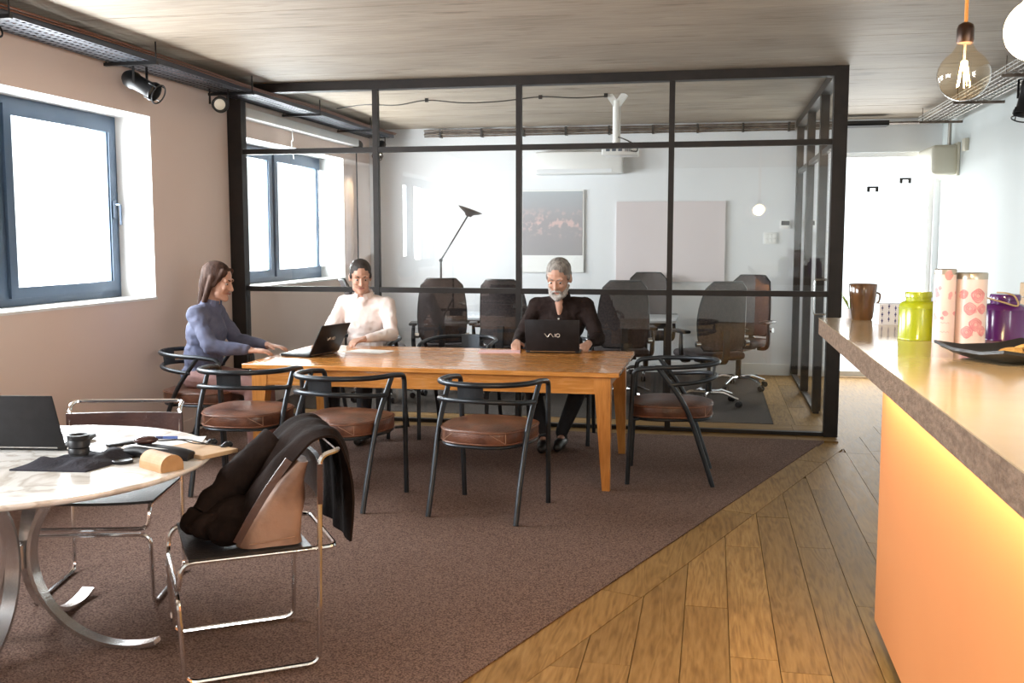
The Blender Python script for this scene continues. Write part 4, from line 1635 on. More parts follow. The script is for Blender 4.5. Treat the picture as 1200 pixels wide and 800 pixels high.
for r_ in range(3):
    for k in range(5):
        x0 = -0.060 + k * 0.030 + (0.0 if r_ % 2 else 0.0)
        z0 = 0.020 + r_ * 0.030 + (0.008 if k % 2 else 0)
        if z0 > 0.09:
            continue
        pr.add([(x0, -0.0458, z0 - 0.009), (x0 + 0.005, -0.0458, z0), (x0, -0.0458, z0 + 0.008), (x0 - 0.005, -0.0458, z0)], [(0, 1, 2, 3)])
        pr.add([(x0 - 0.0015, -0.0457, z0 - 0.013), (x0 + 0.0015, -0.0457, z0 - 0.013), (x0 + 0.0015, -0.0457, z0 + 0.011), (x0 - 0.0015, -0.0457, z0 + 0.011)], [(0, 1, 2, 3)])
pr.build('motif', M['blueprint'], bx)


def caddy(name, label, loc, m, R, Hb, Ht):
    r = thing(name, label, 'tin', loc)
    mb = MB(); mb.lathe([(0, 0), (R, 0), (R + 0.002, 0.002), (R + 0.002, 0.006), (R, 0.009), (R, Hb * 0.80), (R + 0.002, Hb * 0.805), (R + 0.002, Hb * 0.83), (R, Hb * 0.835), (R * 0.97, Hb * 0.90), (R * 0.86, Hb * 0.965), (R * 0.68, Hb), (0, Hb)], 40); mb.build('body', m, r)
    mb = MB(); mb.lathe([(0, Hb), (R * 0.66, Hb), (R * 0.66, Hb + 0.012), (R * 0.70, Hb + 0.014), (R * 0.70, Ht - 0.006), (R * 0.66, Ht), (0, Ht)], 40); mb.build('lid', m, r)
    return r


caddy('tea_tin', 'lime green round tea tin with a stepped lid on the counter', (0.81, 4.30, CZ), M['lime'], 0.073, 0.155, 0.192)
pt = caddy('tea_tin', 'purple round tea tin with twine on its lid, right of the floral tins', (1.145, 4.35, CZ), M['purple'], 0.083, 0.145, 0.182)


def rosette(mb, R, ang, z, s, petals=3):
    """printed rose: rings of raised arcs on a cylinder wall"""
    for ring in range(petals):
        rr = s * (1 - ring * 0.30)
        pts = []
        for k in range(20):
            a = 2 * PI * k / 20
            u = rr * math.cos(a) * (1 + 0.10 * math.sin(3 * a + ring))
            v = rr * math.sin(a) * (1 + 0.10 * math.cos(4 * a))
            th = ang + u / R
            pts.append((R * math.cos(th), R * math.sin(th), z + v))
        mb.tube(pts, s * 0.13, 5, True)


def blob(mb, R, ang, z, s, n=12, seed=0):
    c = len(mb.v)
    vs = [(R * math.cos(ang), R * math.sin(ang), z)]
    for k in range(n):
        a = 2 * PI * k / n
        q = s * (0.75 + 0.35 * mnoise.noise((math.cos(a) * 1.4 + seed, math.sin(a) * 1.4, seed)))
        th = ang + q * math.cos(a) / R
        vs.append((R * math.cos(th), R * math.sin(th), z + q * math.sin(a)))
    mb.add(vs, [(0, 1 + k, 1 + (k + 1) % n) for k in range(n)])


ft = thing('floral_tin', 'slim pale pink tin with rose print and pink cap, left of the wider floral tin', 'tin', (0.880, 4.17, CZ))
R1 = 0.040
mb = MB(); mb.lathe([(0, 0), (R1, 0), (R1, 0.262), (R1 - 0.002, 0.265), (0, 0.265)], 32); mb.build('body', M['pinkw'], ft)
mb = MB(); mb.lathe([(0, 0.265), (R1 + 0.001, 0.265), (R1 + 0.001, 0.283), (R1 - 0.002, 0.286), (0, 0.286)], 32); mb.build('lid', M['silverlid'], ft)
mb = MB(); blob(mb, R1 + 0.0014, -PI / 2 + 0.1, 0.262, 0.022, 10, 5); mb.build('seal', M['pinkcap'], ft)
mb = MB()
random.seed(5)
for k in range(14):
    blob(mb, R1 + 0.0008, -PI / 2 + random.uniform(-1.5, 1.5), random.choice([0.10, 0.115, 0.13, 0.155, 0.175, 0.19, 0.21]) + random.uniform(-0.006, 0.006), random.uniform(0.008, 0.015), 10, k)
mb.build('rose_print', M['rose'], ft)
mb = MB()
for k in range(2):
    mb.tube([(-0.02 + 0.004 * i, -math.sqrt((R1 + 0.0008) ** 2 - (-0.02 + 0.004 * i) ** 2), 0.045 + 0.003 * math.sin(i * 2.1) - 0.0 * k + 0.035 * k) for i in range(9)], 0.0008, 4)
mb.build('script_print', M['rose'], ft)
ft2 = thing('floral_tin', 'wider pale pink tin printed with large roses under a silver lid', 'tin', (0.980, 4.185, CZ))
R2 = 0.056
mb = MB(); mb.lathe([(0, 0), (R2, 0), (R2, 0.247), (0, 0.247)], 40); mb.build('body', M['pinkw'], ft2)
mb = MB(); mb.lathe([(0, 0.247), (R2 + 0.001, 0.247), (R2 + 0.001, 0.268), (R2 - 0.002, 0.272), (0, 0.272)], 40); mb.build('lid', M['silverlid'], ft2)
mb = MB()
mb2 = MB()
for (a, z, s) in ((-1.35, 0.185, 0.028), (-1.85, 0.135, 0.025), (-1.05, 0.135, 0.020), (-1.45, 0.075, 0.026), (-2.3, 0.19, 0.018), (-1.0, 0.05, 0.020), (-2.0, 0.045, 0.024)):
    blob(mb, R2 + 0.0008, a, z, s * 1.25, 14, a)
    rosette(mb2, R2 + 0.0006, a, z, s * 0.85)
mb.build('rose_print', M['rose2'], ft2)
mb2.build('rose_outline', M['rose'], ft2)
# dark jar between the tins
mb = MB(); mb.lathe([(0, 0), (0.030, 0), (0.032, 0.01), (0.032, 0.075), (0.026, 0.085), (0.026, 0.095), (0, 0.095)], 24)
solo(mb, 'jar', M['brownp'], 'small dark jar between the wide floral tin and the purple tin', 'jar', (1.04, 4.36, CZ))
mb = MB(); mb.tube(catmull([(-0.03, 0, 0.188), (-0.01, -0.06, 0.188), (0.02, -0.062, 0.175), (0.025, -0.078, 0.14), (-0.05, -0.085, 0.16), (-0.12, -0.03, 0.17), (-0.13, 0.0, 0.10), (-0.10, -0.02, 0.06)], 7), 0.0035, 6)
solo(mb, 'twine', M['twine'], 'loop of pale twine hung over the purple tin lid', 'twine', (1.145, 4.35, CZ))
# plate of biscuits
pz = thing('plate', 'square black plate with turned up corners at the right edge of the counter', 'plate', (0.985, 3.62, CZ), 24 * D2R)
n = 16
vs, fs = [], []
for t2 in (0, 1):
    for i in range(n + 1):
        for k in range(n + 1):
            u, v = -1 + 2 * i / n, -1 + 2 * k / n
            e = max(abs(u), abs(v))
            z = 0.004 + 0.028 * max(0, (e - 0.55) / 0.45) ** 1.5 + 0.016 * (max(0, abs(u) - 0.4) * max(0, abs(v) - 0.4)) / 0.36
            vs.append((u * 0.175, v * 0.175, z + (0.006 if t2 == 0 else -0.004)))
q = (n + 1) ** 2
for i in range(n):
    for k in range(n):
        a = i * (n + 1) + k
        fs.append((a, a + n + 1, a + n + 2, a + 1))
        fs.append((q + a, q + a + 1, q + a + n + 2, q + a + n + 1))
for k in range(n):
    for (a, c) in ((k, k + 1), (n * (n + 1) + k, n * (n + 1) + k + 1), (k * (n + 1), (k + 1) * (n + 1)), (k * (n + 1) + n, (k + 1) * (n + 1) + n)):
        fs.append((a, c, q + c, q + a))
mb = MB(); mb.add(vs, fs, True); mb.build('dish', M['plate'], pz)
for i, (dx, dy, dz, tl) in enumerate(((0.0, 0.02, 0, 0), (0.075, 0.03, 0, 0.1), (0.03, -0.055, 0, 0), (0.035, 0.02, 0.018, 0.25), (0.09, -0.03, 0.012, -0.2), (-0.03, -0.04, 0.010, 0.2))):
    mb = MB()
    mb.lathe([(0, 0), (0.032, 0), (0.037, 0.006), (0.034, 0.013), (0.02, 0.018), (0, 0.019)], 18)
    for v_ in mb.v:
        v_ += Vector((1, 1, 0.5)) * 0.006 * mnoise.noise(v_ * 45 + Vector((i, 0, 0)))
    o = solo(mb, 'biscuit', M['cookie'], ('golden biscuit at the bottom middle of the heap on the black plate', 'golden biscuit at the far right of the heap on the black plate', 'golden biscuit nearest the front rim of the black plate', 'golden biscuit on top of the heap on the black plate', 'golden biscuit tilted at the right front of the heap', 'golden biscuit leaning at the left of the heap on the plate')[i], 'biscuit', (1.005 + dx, 3.65 + dy, CZ + 0.0105 + dz), i * 1.1, 'biscuits on the black plate')
    o.rotation_euler.x = tl
wbx = thing('wooden_crate', 'pale wooden box at the right edge behind the purple tin', 'box', (1.52, 4.95, CZ))
for k in range(3):
    mb = MB(); mb.bbox(-0.13, 0.13, -0.1, 0.1, 0.002 + 0.068 * k, 0.066 + 0.068 * k, 0.004, 1); mb.build('slat', M['crate'], wbx)

# ================================================================== PENDANT BULBS


def pendant(label, loc, R, lit, power):
    r = thing('pendant_bulb', label, 'lamp', loc, 0, 'globe bulbs hanging over the counter')
    n = 20
    prof = []
    for k in range(n + 1):
        a = -PI / 2 + (PI * 0.83) * k / n
        prof.append((max(R * math.cos(a), 0), R * math.sin(a)))
    prof[0] = (0, -R)
    prof += [(R * 0.40, R * 1.02), (R * 0.30, R * 1.18), (R * 0.26, R * 1.30)]
    mb = MB(); mb.lathe(prof, 36); mb.build('globe', M['bulb_lit'] if lit else M['bulb'], r)
    mb = MB(); mb.lathe([(0, R * 1.25), (R * 0.30, R * 1.25), (R * 0.33, R * 1.35), (R * 0.33, R * 1.8), (R * 0.28, R * 1.95), (R * 0.12, R * 2.05), (0, R * 2.06)], 24); sk = mb.build('socket', M['socket'], r)
    mb = MB(); mb.tube([(0, 0, R * 2.04), (0, 0, H - loc[2])], 0.0045, 8); mb.build('cord', M['orange_cord'], r)
    mb = MB(); mb.lathe([(0, H - loc[2] - 0.025), (0.04, H - loc[2] - 0.025), (0.045, H - loc[2] + 0.012), (0, H - loc[2] + 0.012)], 20); mb.build('ceiling_rose', M['socket'], r)
    if not lit:
        mb = MB()
        mb.tube([(0.0, 0, R * 1.2), (0.0, 0, R * 0.2)], 0.003, 6)
        mb.build('stem', M['silverlid'], r)
        mb = MB()
        for k in range(5):
            a = 2 * PI * k / 5
            mb.tube([(0.006 * math.cos(a), 0.006 * math.sin(a), R * 0.55), (0.016 * math.cos(a), 0.016 * math.sin(a), -R * 0.45)], 0.0012, 5)
        mb.build('filament', M['filament'], r)
    d = bpy.data.lights.new('bulb_glow', 'POINT'); d.energy = power; d.color = (1, 0.74, 0.42); d.shadow_soft_size = R * (0.4 if not lit else 1.05)
    o = bpy.data.objects.new('bulb_glow', d); COL.objects.link(o); o.parent = r
    if lit:
        o.location = (0, 0, -R * 0.0)
    return r


pendant('clear amber globe bulb on an orange cord over the counter', (0.592, 2.70, 1.948), 0.0615, False, 60)
pendant('bright globe bulb cut off by the right edge of the photograph', (0.606, 2.17, 1.952), 0.06, True, 60)
pendant('globe bulb nearest the viewer over the counter, outside the picture', (0.612, 1.62, 1.95), 0.06, True, 60)

# ================================================================== CEILING SERVICES


def make_tray_left():
    r = thing('cable_tray', 'dark perforated cable tray running along the left wall under the ceiling', 'cable tray', (-4.02, 0, 2.735))
    W = 0.30
    mb = MB()
    # perforated plate: cells with a slot left open
    y0, y1 = 2.6, YB - 0.25
    ncol, nrow = 5, int((y1 - y0) / 0.055)
    cw, cl = W / ncol, (y1 - y0) / nrow
    for i in range(nrow):
        for k in range(ncol):
            xa, xb = k * cw, (k + 1) * cw
            ya_, yb_ = y0 + i * cl, y0 + (i + 1) * cl
            off = 0.0
            ha, hb = xa + cw * 0.30, xb - cw * 0.30
            hc, hd = ya_ + cl * 0.25, yb_ - cl * 0.25
            vs = [(xa, ya_, 0), (xb, ya_, 0), (xb, yb_, 0), (xa, yb_, 0), (ha, hc, 0), (hb, hc, 0), (hb, hd, 0), (ha, hd, 0)]
            mb.add(vs, [(0, 1, 5, 4), (1, 2, 6, 5), (2, 3, 7, 6), (3, 0, 4, 7)])
    pl_ = mb.build('perforated_plate', M['tray'], r)
    for xx in (0.0, W):
        mb = MB(); mb.box(xx - 0.002, xx + 0.002, y0, y1, -0.001, 0.05); mb.build('side_lip', M['tray'], r)
    mb = MB()
    for k, (xx, zz) in enumerate(((0.05, 0.012), (0.09, 0.016), (0.14, 0.012), (0.19, 0.016), (0.24, 0.014))):
        pts = [(xx + 0.012 * math.sin(j * 0.9 + k), y0 + (y1 - y0) * j / 24, zz + 0.004 * math.sin(j * 1.3 + k)) for j in range(25)]
        mb.tube(pts, 0.007, 6)
    mb.build('cable', M['cable'], r)
    mb = MB()
    for k, xx in enumerate((W + 0.012, W + 0.024)):
        mb.tube([(xx + 0.006 * math.sin(j * 1.1 + k), y0 + (y1 - y0) * j / 24, 0.035 + 0.012 * k + 0.006 * math.sin(j * 0.8)) for j in range(25)], 0.006, 6)
    mb.build('cable', M['copper'], r, 'copper coloured cables along the tray edge')
    yy = 4.9
    while yy < YB - 0.3:
        mb = MB(); mb.box(-0.04, W + 0.05, yy - 0.014, yy + 0.014, -0.024, -0.002)
        mb.tube([(W + 0.04, yy, -0.01), (W + 0.04, yy, H - 2.735)], 0.005, 6)
        mb.tube([(-0.03, yy, -0.01), (-0.03, yy, H - 2.735)], 0.005, 6)
        mb.build('hanger', M['black'], r)
        yy += 1.45
    return r


make_tray_left()


def make_basket(x, y0, y1, z):
    r = thing('cable_tray', 'galvanised wire basket cable tray along the right wall', 'cable tray', (x, 0, z))
    W = 0.26
    for k in range(6):
        mb = MB(); mb.tube([(W * k / 5, y0, 0), (W * k / 5, y1, 0)], 0.004, 6); mb.build('long_wire', M['wire_g'], r)
    for xx in (0, W):
        for zz in (0.03, 0.055):
            mb = MB(); mb.tube([(xx, y0, zz), (xx, y1, zz)], 0.004, 6); mb.build('long_wire', M['wire_g'], r)
    yy = y0 + 0.02
    while yy < y1:
        mb = MB(); mb.tube([(0, yy, 0.055), (0, yy, 0), (W, yy, 0), (W, yy, 0.055)], 0.0035, 5); mb.build('cross_wire', M['wire_g'], r)
        yy += 0.1
    mb = MB()
    for k in range(3):
        mb.tube([(0.05 + 0.06 * k + 0.012 * math.sin(j * 0.9 + k), y0 + (y1 - y0) * j / 20, 0.014) for j in range(21)], 0.009, 6)
    mb.build('cable', M['conduit'], r)
    yy = y0 + 0.4
    while yy < y1 + 0.01:
        mb = MB(); mb.box(-0.03, W + 0.12, yy - 0.014, yy + 0.014, -0.028, -0.006)
        mb.tube([(0.0, yy, -0.01), (0.0, yy, H - z)], 0.004, 6)
        mb.build('hanger', M['conduit'], r)
        yy += 1.5
    return r


make_basket(2.04, 4.6, 11.2, 2.735)

# conduits along the back wall
cd = thing('conduit_run', 'bundle of brown conduits under the ceiling along the office back wall', 'conduit', (0, YB - 0.06, 2.76))
for k in range(4):
    mb = MB(); mb.tube([(-3.4, -0.02 * (k % 2), 0.022 * k), (0.86, -0.02 * (k % 2), 0.022 * k)], 0.010, 8); mb.build('conduit', M['conduit'], cd)
mb = MB()
for k in range(9):
    mb.box(-3.2 + 0.5 * k - 0.012, -3.2 + 0.5 * k + 0.012, -0.035, 0.055, -0.016, 0.082)
mb.build('clip', M['black'], cd)
cd2 = thing('conduit_run', 'short conduits and dark cable tray end under the ceiling at the corridor end', 'conduit', (1.25, YB - 0.3, 2.77))
mb = MB(); mb.box(-0.02, 0.55, -0.12, 0.10, -0.02, -0.008); mb.box(-0.02, 0.55, -0.12, -0.105, -0.02, 0.03); mb.build('tray', M['black'], cd2)
for k in range(3):
    mb = MB(); mb.tube([(-0.25, -0.08 + 0.05 * k, 0.008), (0.9, -0.08 + 0.05 * k, 0.008)], 0.010, 8); mb.build('conduit', M['conduit'], cd2)

# cable drooping along the office ceiling to the projector
pj = (-0.885, 9.40)
cc = thing('ceiling_cable', 'black cable clipped across the office ceiling to the projector mount', 'cable', (0, 9.35, H))
pts = [(-3.7, 0.4, -0.02), (-3.3, 0.1, -0.03), (-2.95, 0.0, -0.055), (-2.66, 0.0, -0.018), (-2.3, 0.0, -0.05), (-1.95, 0.0, -0.045), (-1.58, 0.0, -0.015), (-1.25, 0.02, -0.03), (-0.95, 0.04, -0.018)]
mb = MB(); mb.tube(catmull(pts, 6), 0.006, 6); mb.build('cable', M['cable'], cc)
for xx in (-2.66, -1.58, -0.98):
    mb = MB(); mb.box(xx - 0.016, xx + 0.016, -0.012, 0.012, -0.035, 0.0); mb.build('clip', M['black'], cc)

# ================================================================== SPOTLIGHTS


def spotlight(label, loc, aim, L=0.17, R=0.055, lit=None, power=0, m=None, lens_off=False, yoke_up=0.13, size=40):
    """can with a flared hood on a yoke; loc = pivot, aim = direction of the beam"""
    r = thing('spotlight', label, 'spotlight', loc)
    d = Vector(aim).normalized()
    q = Vector((0, 0, 1)).rotation_difference(d)
    T = q.to_matrix().to_4x4()
    mm = m or M['black']
    mb = MB()
    mb.lathe([(0, -L * 0.55), (R * 0.55, -L * 0.53), (R * 0.85, -L * 0.42), (R * 0.9, -L * 0.2), (R * 0.78, -L * 0.14), (R * 0.78, L * 0.30), (R * 0.98, L * 0.42), (R * 0.98, L * 0.50), (R * 0.92, L * 0.50), (R * 0.72, L * 0.34), (R * 0.70, L * 0.26), (0, L * 0.26)], 28, T)
    body = mb.build('can', mm, r)
    mb = MB(); mb.lathe([(0, L * 0.275), (R * 0.69, L * 0.275), (R * 0.69, L * 0.285), (0, L * 0.30)], 24, T); mb.build('lens', M['lens'] if lit else (M['lens_off'] if lens_off else M['silverlid']), body)
    mb = MB()
    for k in range(4):
        an = PI / 4 + PI / 2 * k
        c, s = math.cos(an) * R * 1.02, math.sin(an) * R * 1.02
        p = [T @ Vector((c, s, L * 0.36)), T @ Vector((c * 0.96, s * 0.96, L * 0.62))]
        mb.tube(p, 0.004, 5)
    ring = [T @ Vector((R * 0.98 * math.cos(2 * PI * k / 24), R * 0.98 * math.sin(2 * PI * k / 24), L * 0.62)) for k in range(24)]
    mb.tube(ring, 0.005, 6, True)
    mb.build('filter_frame', mm, body)
    side = d.cross(Vector((0, 0, 1)))
    if side.length < 0.1:
        side = Vector((1, 0, 0))
    side.normalize()
    mb = MB()
    a, b = side * (R + 0.008), -side * (R + 0.008)
    mb.tube([a, a + Vector((0, 0, yoke_up)), b + Vector((0, 0, yoke_up)), b], 0.0, flat=(0.004, 0.018))
    mb.tube([Vector((0, 0, yoke_up)), Vector((0, 0, yoke_up + 0.04))], 0.008, 8)
    mb.build('yoke', mm, r)
    if power:
        ld = bpy.data.lights.new('spot_beam', 'SPOT'); ld.energy = power; ld.spot_size = math.radians(size); ld.spot_blend = 0.4; ld.color = (1, 0.82, 0.55); ld.shadow_soft_size = 0.03
        o = bpy.data.objects.new('spot_beam', ld); COL.objects.link(o); o.parent = r
        o.location = d * (L * 0.64)
        o.rotation_mode = 'QUATERNION'
        o.rotation_quaternion = Vector((0, 0, -1)).rotation_difference(d)
    return r


spotlight('black can spotlight on the left cable tray, pointing right and down', (-3.86, 6.45, 2.60), (0.80, -0.05, -0.42), 0.25, 0.068, m=M['black'])
spotlight('small black spotlight with pale face at the corner of the glass partition', (-3.88, 7.62, 2.615), (0.55, -0.80, -0.12), 0.14, 0.062, lens_off=True)
spotlight('black spotlight tip at the far left edge of the photograph', (-3.93, 4.98, 2.63), (0.8, -0.1, 0.35), 0.19, 0.05)
spotlight('lit spotlight inside the office shining on the left wall', (-3.86, 11.55, 2.60), (-0.10, -0.55, -0.75), 0.2, 0.06, lit=True, power=25, size=60)
spotlight('black can spotlight on the right wire tray, pointing down', (2.16, 7.9, 2.55), (-0.22, -0.15, -0.9), 0.26, 0.068, lens_off=True)

# ================================================================== OFFICE FITTINGS
# projector
pr_ = thing('projector', 'white projector on a white ceiling pole inside the office', 'projector', (pj[0], pj[1], 0))
mb = MB(); mb.tube([(0, 0, 2.42), (0, 0, 2.80)], 0.036, 18); mb.build('pole', M['plastic_w'], pr_)
mb = MB()
for s in (-1, 1):
    mb.tube([(0, 0, 2.755), (s * 0.075, 0, H)], 0.0, flat=(0.05, 0.06))
mb.build('bracket', M['plastic_w'], pr_)
mb = MB(); mb.bbox(-0.12, 0.20, -0.15, 0.13, 2.30, 2.40, 0.016); bd = mb.build('body', M['plastic_w'], pr_)
mb = MB()
for k in range(3):
    mb.box(-0.08 + 0.055 * k, -0.045 + 0.055 * k, -0.154, -0.15, 2.335, 2.365)
for k in range(5):
    mb.box(0.09 + 0.012 * k, 0.096 + 0.012 * k, -0.154, -0.15, 2.33, 2.38)
mb.build('port', M['handle'], bd)
mb = MB(); mb.tube(catmull([(0.02, -0.03, 2.47), (0.09, -0.1, 2.44), (0.19, -0.17, 2.38), (0.20, -0.18, 2.33), (0.14, -0.165, 2.335)], 6), 0.006, 6); mb.build('cable', M['cable'], pr_)
# air conditioner
ac = thing('air_conditioner', 'white wall air conditioner on the office back wall behind the projector', 'air conditioner', (-1.55, YB, 2.29))
mb = MB(); mb.bbox(-0.50, 0.52, -0.21, 0, 0.0, 0.26, 0.03); mb.build('body', M['plastic_w'], ac)
mb = MB(); mb.box(-0.47, 0.40, -0.214, -0.20, 0.015, 0.06); mb.build('louvre', M['wall_b'], ac)
# picture, pin board, controls
pc = thing('picture', 'white board on the office back wall, its reflection painted as a faded flower picture', 'picture', (-1.86, YB, 1.72))
mb = MB(); mb.box(-0.37, 0.37, -0.03, 0, -0.56, 0.40); mb.build('border', M['white'], pc)
mb = MB(); mb.box(-0.355, 0.355, -0.034, -0.0302, -0.36, 0.385); o = mb.build('print', M['board_reflection'], pc)  # the board's reflection, put into the colour of this sheet
mb = MB(); mb.box(-0.62, 0.62, -0.028, 0, -0.46, 0.46)
solo(mb, 'pin_board', M['pinkboard'], 'pale pink board on the office back wall right of the picture', 'board', (-0.49, YB - 0.003, 1.52))
th_ = thing('thermostat', 'small white wall thermostat with dark screen on the office back wall', 'thermostat', (0.79, YB, 1.715))
mb = MB(); mb.bbox(-0.06, 0.06, -0.025, 0, -0.05, 0.05, 0.005); mb.build('body', M['plastic_w'], th_)
mb = MB(); mb.box(-0.045, 0.045, -0.027, -0.025, -0.01, 0.038); mb.build('screen', M['screen'], th_)
sw = thing('switch_panel', 'white switch panel on the back wall left of the thermostat', 'switch', (0.63, YB, 1.56))
mb = MB(); mb.bbox(-0.075, 0.075, -0.02, 0, -0.065, 0.065, 0.004); mb.build('body', M['plastic_w'], sw)
for k in range(3):
    for j in range(2):
        mb = MB(); mb.bbox(-0.06 + 0.042 * k, -0.024 + 0.042 * k, -0.026, -0.019, -0.05 + 0.052 * j, -0.006 + 0.052 * j, 0.003, 1); mb.build('switch', M['white'], sw)
# trunking along the left wall inside the office, with a hanging cord
tk = thing('wall_trunking', 'long white trunking on the left wall above the office window', 'trunking', (XL, 0, 2.60))
mb = MB(); mb.bbox(0.0, 0.12, 8.35, 11.2, 0, 0.085, 0.012); mb.build('cover', M['white'], tk)
mb = MB(); mb.tube(catmull([(0.10, 9.35, 0.0), (0.11, 9.35, -0.10), (0.09, 9.36, -0.12), (0.11, 9.36, -0.28)], 6), 0.005, 6); mb.build('cord', M['plastic_w'], tk)
mb = MB(); mb.tube(catmull([(0.03, 11.35, 0.02), (0.03, 11.36, -0.6), (0.035, 11.35, -1.2), (0.03, 11.36, -1.9), (0.05, 11.2, -2.2)], 6), 0.007, 6); mb.ell((0.05, 11.35, 0.03), (0.06, 0.06, 0.06)); mb.build('cable', M['cable'], tk)


# floor lamps
def floor_lamp(label, loc, rz, hb=1.15, arm=0.62, m=None):
    r = thing('floor_lamp', label, 'lamp', loc, rz)
    mm = m or M['black']
    mb = MB(); mb.lathe([(0, 0), (0.13, 0), (0.13, 0.012), (0.10, 0.02), (0.015, 0.03), (0, 0.03)], 28); mb.build('base', mm, r)
    mb = MB(); mb.tube([(0, 0, 0.02), (0, 0, hb)], 0.011, 10); mb.build('pole', mm, r)
    mb = MB(); mb.ell((0, 0, hb), (0.02, 0.02, 0.02)); mb.build('joint', mm, r)
    tip = Vector((arm * 0.52, 0, hb + arm * 0.82))
    mb = MB(); mb.tube([(0, 0, hb), tuple(tip)], 0.009, 10); mb.build('arm', mm, r)
    q = Matrix.Translation(tip) @ Matrix.Rotation(0.35, 4, 'Y')
    mb = MB(); mb.lathe([(0, -0.03), (0.03, -0.028), (0.05, 0.0), (0.10, 0.022), (0.135, 0.045), (0.132, 0.048), (0.09, 0.03), (0, 0.02)], 32, q); mb.build('lamp_shade', mm, r)
    return r


floor_lamp('dark uplighter floor lamp with tilted dish head in the office', (-2.86, 10.55, 0.004), 0.0, 1.32, 0.60)
floor_lamp('dark uplighter floor lamp beside the near left window, seen only mirrored in the glass', (-3.55, 2.75, 0.004), 0.3, 1.25, 0.62)

# office desk
dk = thing('office_desk', 'pale grey office desk with dark legs behind the glass', 'desk', (-1.65, 10.55, 0.004))
mb = MB(); mb.bbox(-1.3, 1.3, -0.42, 0.42, 0.715, 0.742, 0.004); mb.build('desktop', M['desk'], dk)
for sx in (-1.2, -0.1, 0.1, 1.2):
    for sy in (-0.34, 0.34):
        mb = MB(); mb.box(sx - 0.022, sx + 0.022, sy - 0.022, sy + 0.022, 0, 0.715); mb.build('leg', M['black'], dk)
for sy in (-0.34, 0.34):
    mb = MB(); mb.box(-1.2, 1.2, sy - 0.015, sy + 0.015, 0.67, 0.715); mb.build('rail', M['black'], dk)


def make_office_chair():
    r = thing('office_chair', '', 'chair')
    # five-star base
    for k in range(5):
        a = 2 * PI * k / 5 + 0.3
        c, s = math.cos(a), math.sin(a)
        mb = MB(); mb.tube([(0.03 * c, 0.03 * s, 0.115), (0.16 * c, 0.16 * s, 0.125), (0.31 * c, 0.31 * s, 0.075)], 0.014, 8, rs=[0.02, 0.017, 0.012]); st_ = mb.build('base_spoke', M['chrome'], r)
        mb = MB()
        for q in (-1, 1):
            mb.lathe([(0, -0.009), (0.026, -0.009), (0.029, -0.004), (0.029, 0.004), (0.026, 0.009), (0, 0.009)], 16,
                     Matrix.Translation((0.31 * c - s * 0.016 * q, 0.31 * s + c * 0.016 * q, 0.029)) @ Matrix.Rotation(a, 4, 'Z') @ Matrix.Rotation(PI / 2, 4, 'X'))
        mb.build('caster', M['blackp'], st_)
    mb = MB(); mb.tube([(0, 0, 0.10), (0, 0, 0.30)], 0.03, 14); mb.tube([(0, 0, 0.30), (0, 0, 0.40)], 0.018, 12); mb.build('gas_lift', M['blackp'], r)
    mb = MB(); mb.bbox(-0.10, 0.10, -0.16, 0.12, 0.395, 0.44, 0.012)
    mb.tube([(-0.14, -0.1, 0.42), (0.14, -0.1, 0.42)], 0.016, 10); mb.build('mechanism', M['blackp'], r)
    mb = MB(); mb.bbox(-0.255, 0.255, -0.24, 0.26, 0.44, 0.515, 0.035, 3); mb.build('seat', M['office_mesh'], r)
    # curved back, slightly waisted
    n, m = 12, 10
    vs, fs = [], []
    for t2 in (0, 1):
        for i in range(m + 1):
            v = i / m
            z = 0.54 + 0.62 * v
            hw = 0.215 + 0.03 * math.sin(v * PI * 1.1) - 0.02 * v - (0.05 if i == m else 0) - (0.035 if i == 0 else 0)
            for k in range(n + 1):
                u = -1 + 2 * k / n
                yb_ = -0.235 - 0.05 * (1 - u * u) + 0.045 * math.sin(v * PI * 0.9) - 0.10 * v * v
                vs.append((u * hw, yb_ + (0.0 if t2 == 0 else -0.02), z))
    q = (m + 1) * (n + 1)
    for i in range(m):
        for k in range(n):
            a = i * (n + 1) + k
            fs.append((a, a + n + 1, a + n + 2, a + 1))
            fs.append((q + a, q + a + 1, q + a + n + 2, q + a + n + 1))
    loop = [k for k in range(n)] + [i * (n + 1) + n for i in range(m)] + [m * (n + 1) + n - k for k in range(n)] + [(m - i) * (n + 1) for i in range(m)]
    for a, c in zip(loop, loop[1:] + loop[:1]):
        fs.append((a, c, q + c, q + a))
    mb = MB(); mb.add(vs, fs, True); bk = mb.build('backrest', M['office_mesh'], r)
    rim = [vs[k] for k in loop]
    mb = MB(); mb.tube([(p[0], p[1] - 0.01, p[2]) for p in rim], 0.012, 6, True); mb.build('back_frame', M['blackp'], bk)
    mb = MB(); mb.tube(catmull([(0, -0.12, 0.415), (0, -0.27, 0.42), (0, -0.325, 0.52), (0, -0.315, 0.72)], 6), 0.02, 8, flat=(0.06, 0.022)); mb.build('back_support', M['blackp'], r)
    mb = MB(); mb.tube([(-0.225, -0.255, 0.60), (-0.265, -0.25, 0.60)], 0.028, 14); mb.tube([(0.225, -0.255, 0.60), (0.265, -0.25, 0.60)], 0.028, 14); mb.build('lumbar_knob', M['chrome'], r)
    for sx in (-1, 1):
        mb = MB(); mb.tube(catmull([(sx * 0.20, 0.0, 0.425), (sx * 0.29, -0.02, 0.44), (sx * 0.305, -0.03, 0.56), (sx * 0.30, -0.02, 0.685)], 6), 0.018, 8, rs=[0.016 + 0.006 * math.sin(PI * i / 18) for i in range(19)]); ar = mb.build('arm', M['blackp'], r)
        mb = MB(); mb.bbox(sx * 0.30 - 0.042, sx * 0.30 + 0.042, -0.14, 0.13, 0.685, 0.715, 0.012); mb.build('arm_pad', M['blackp'], ar)
    return r


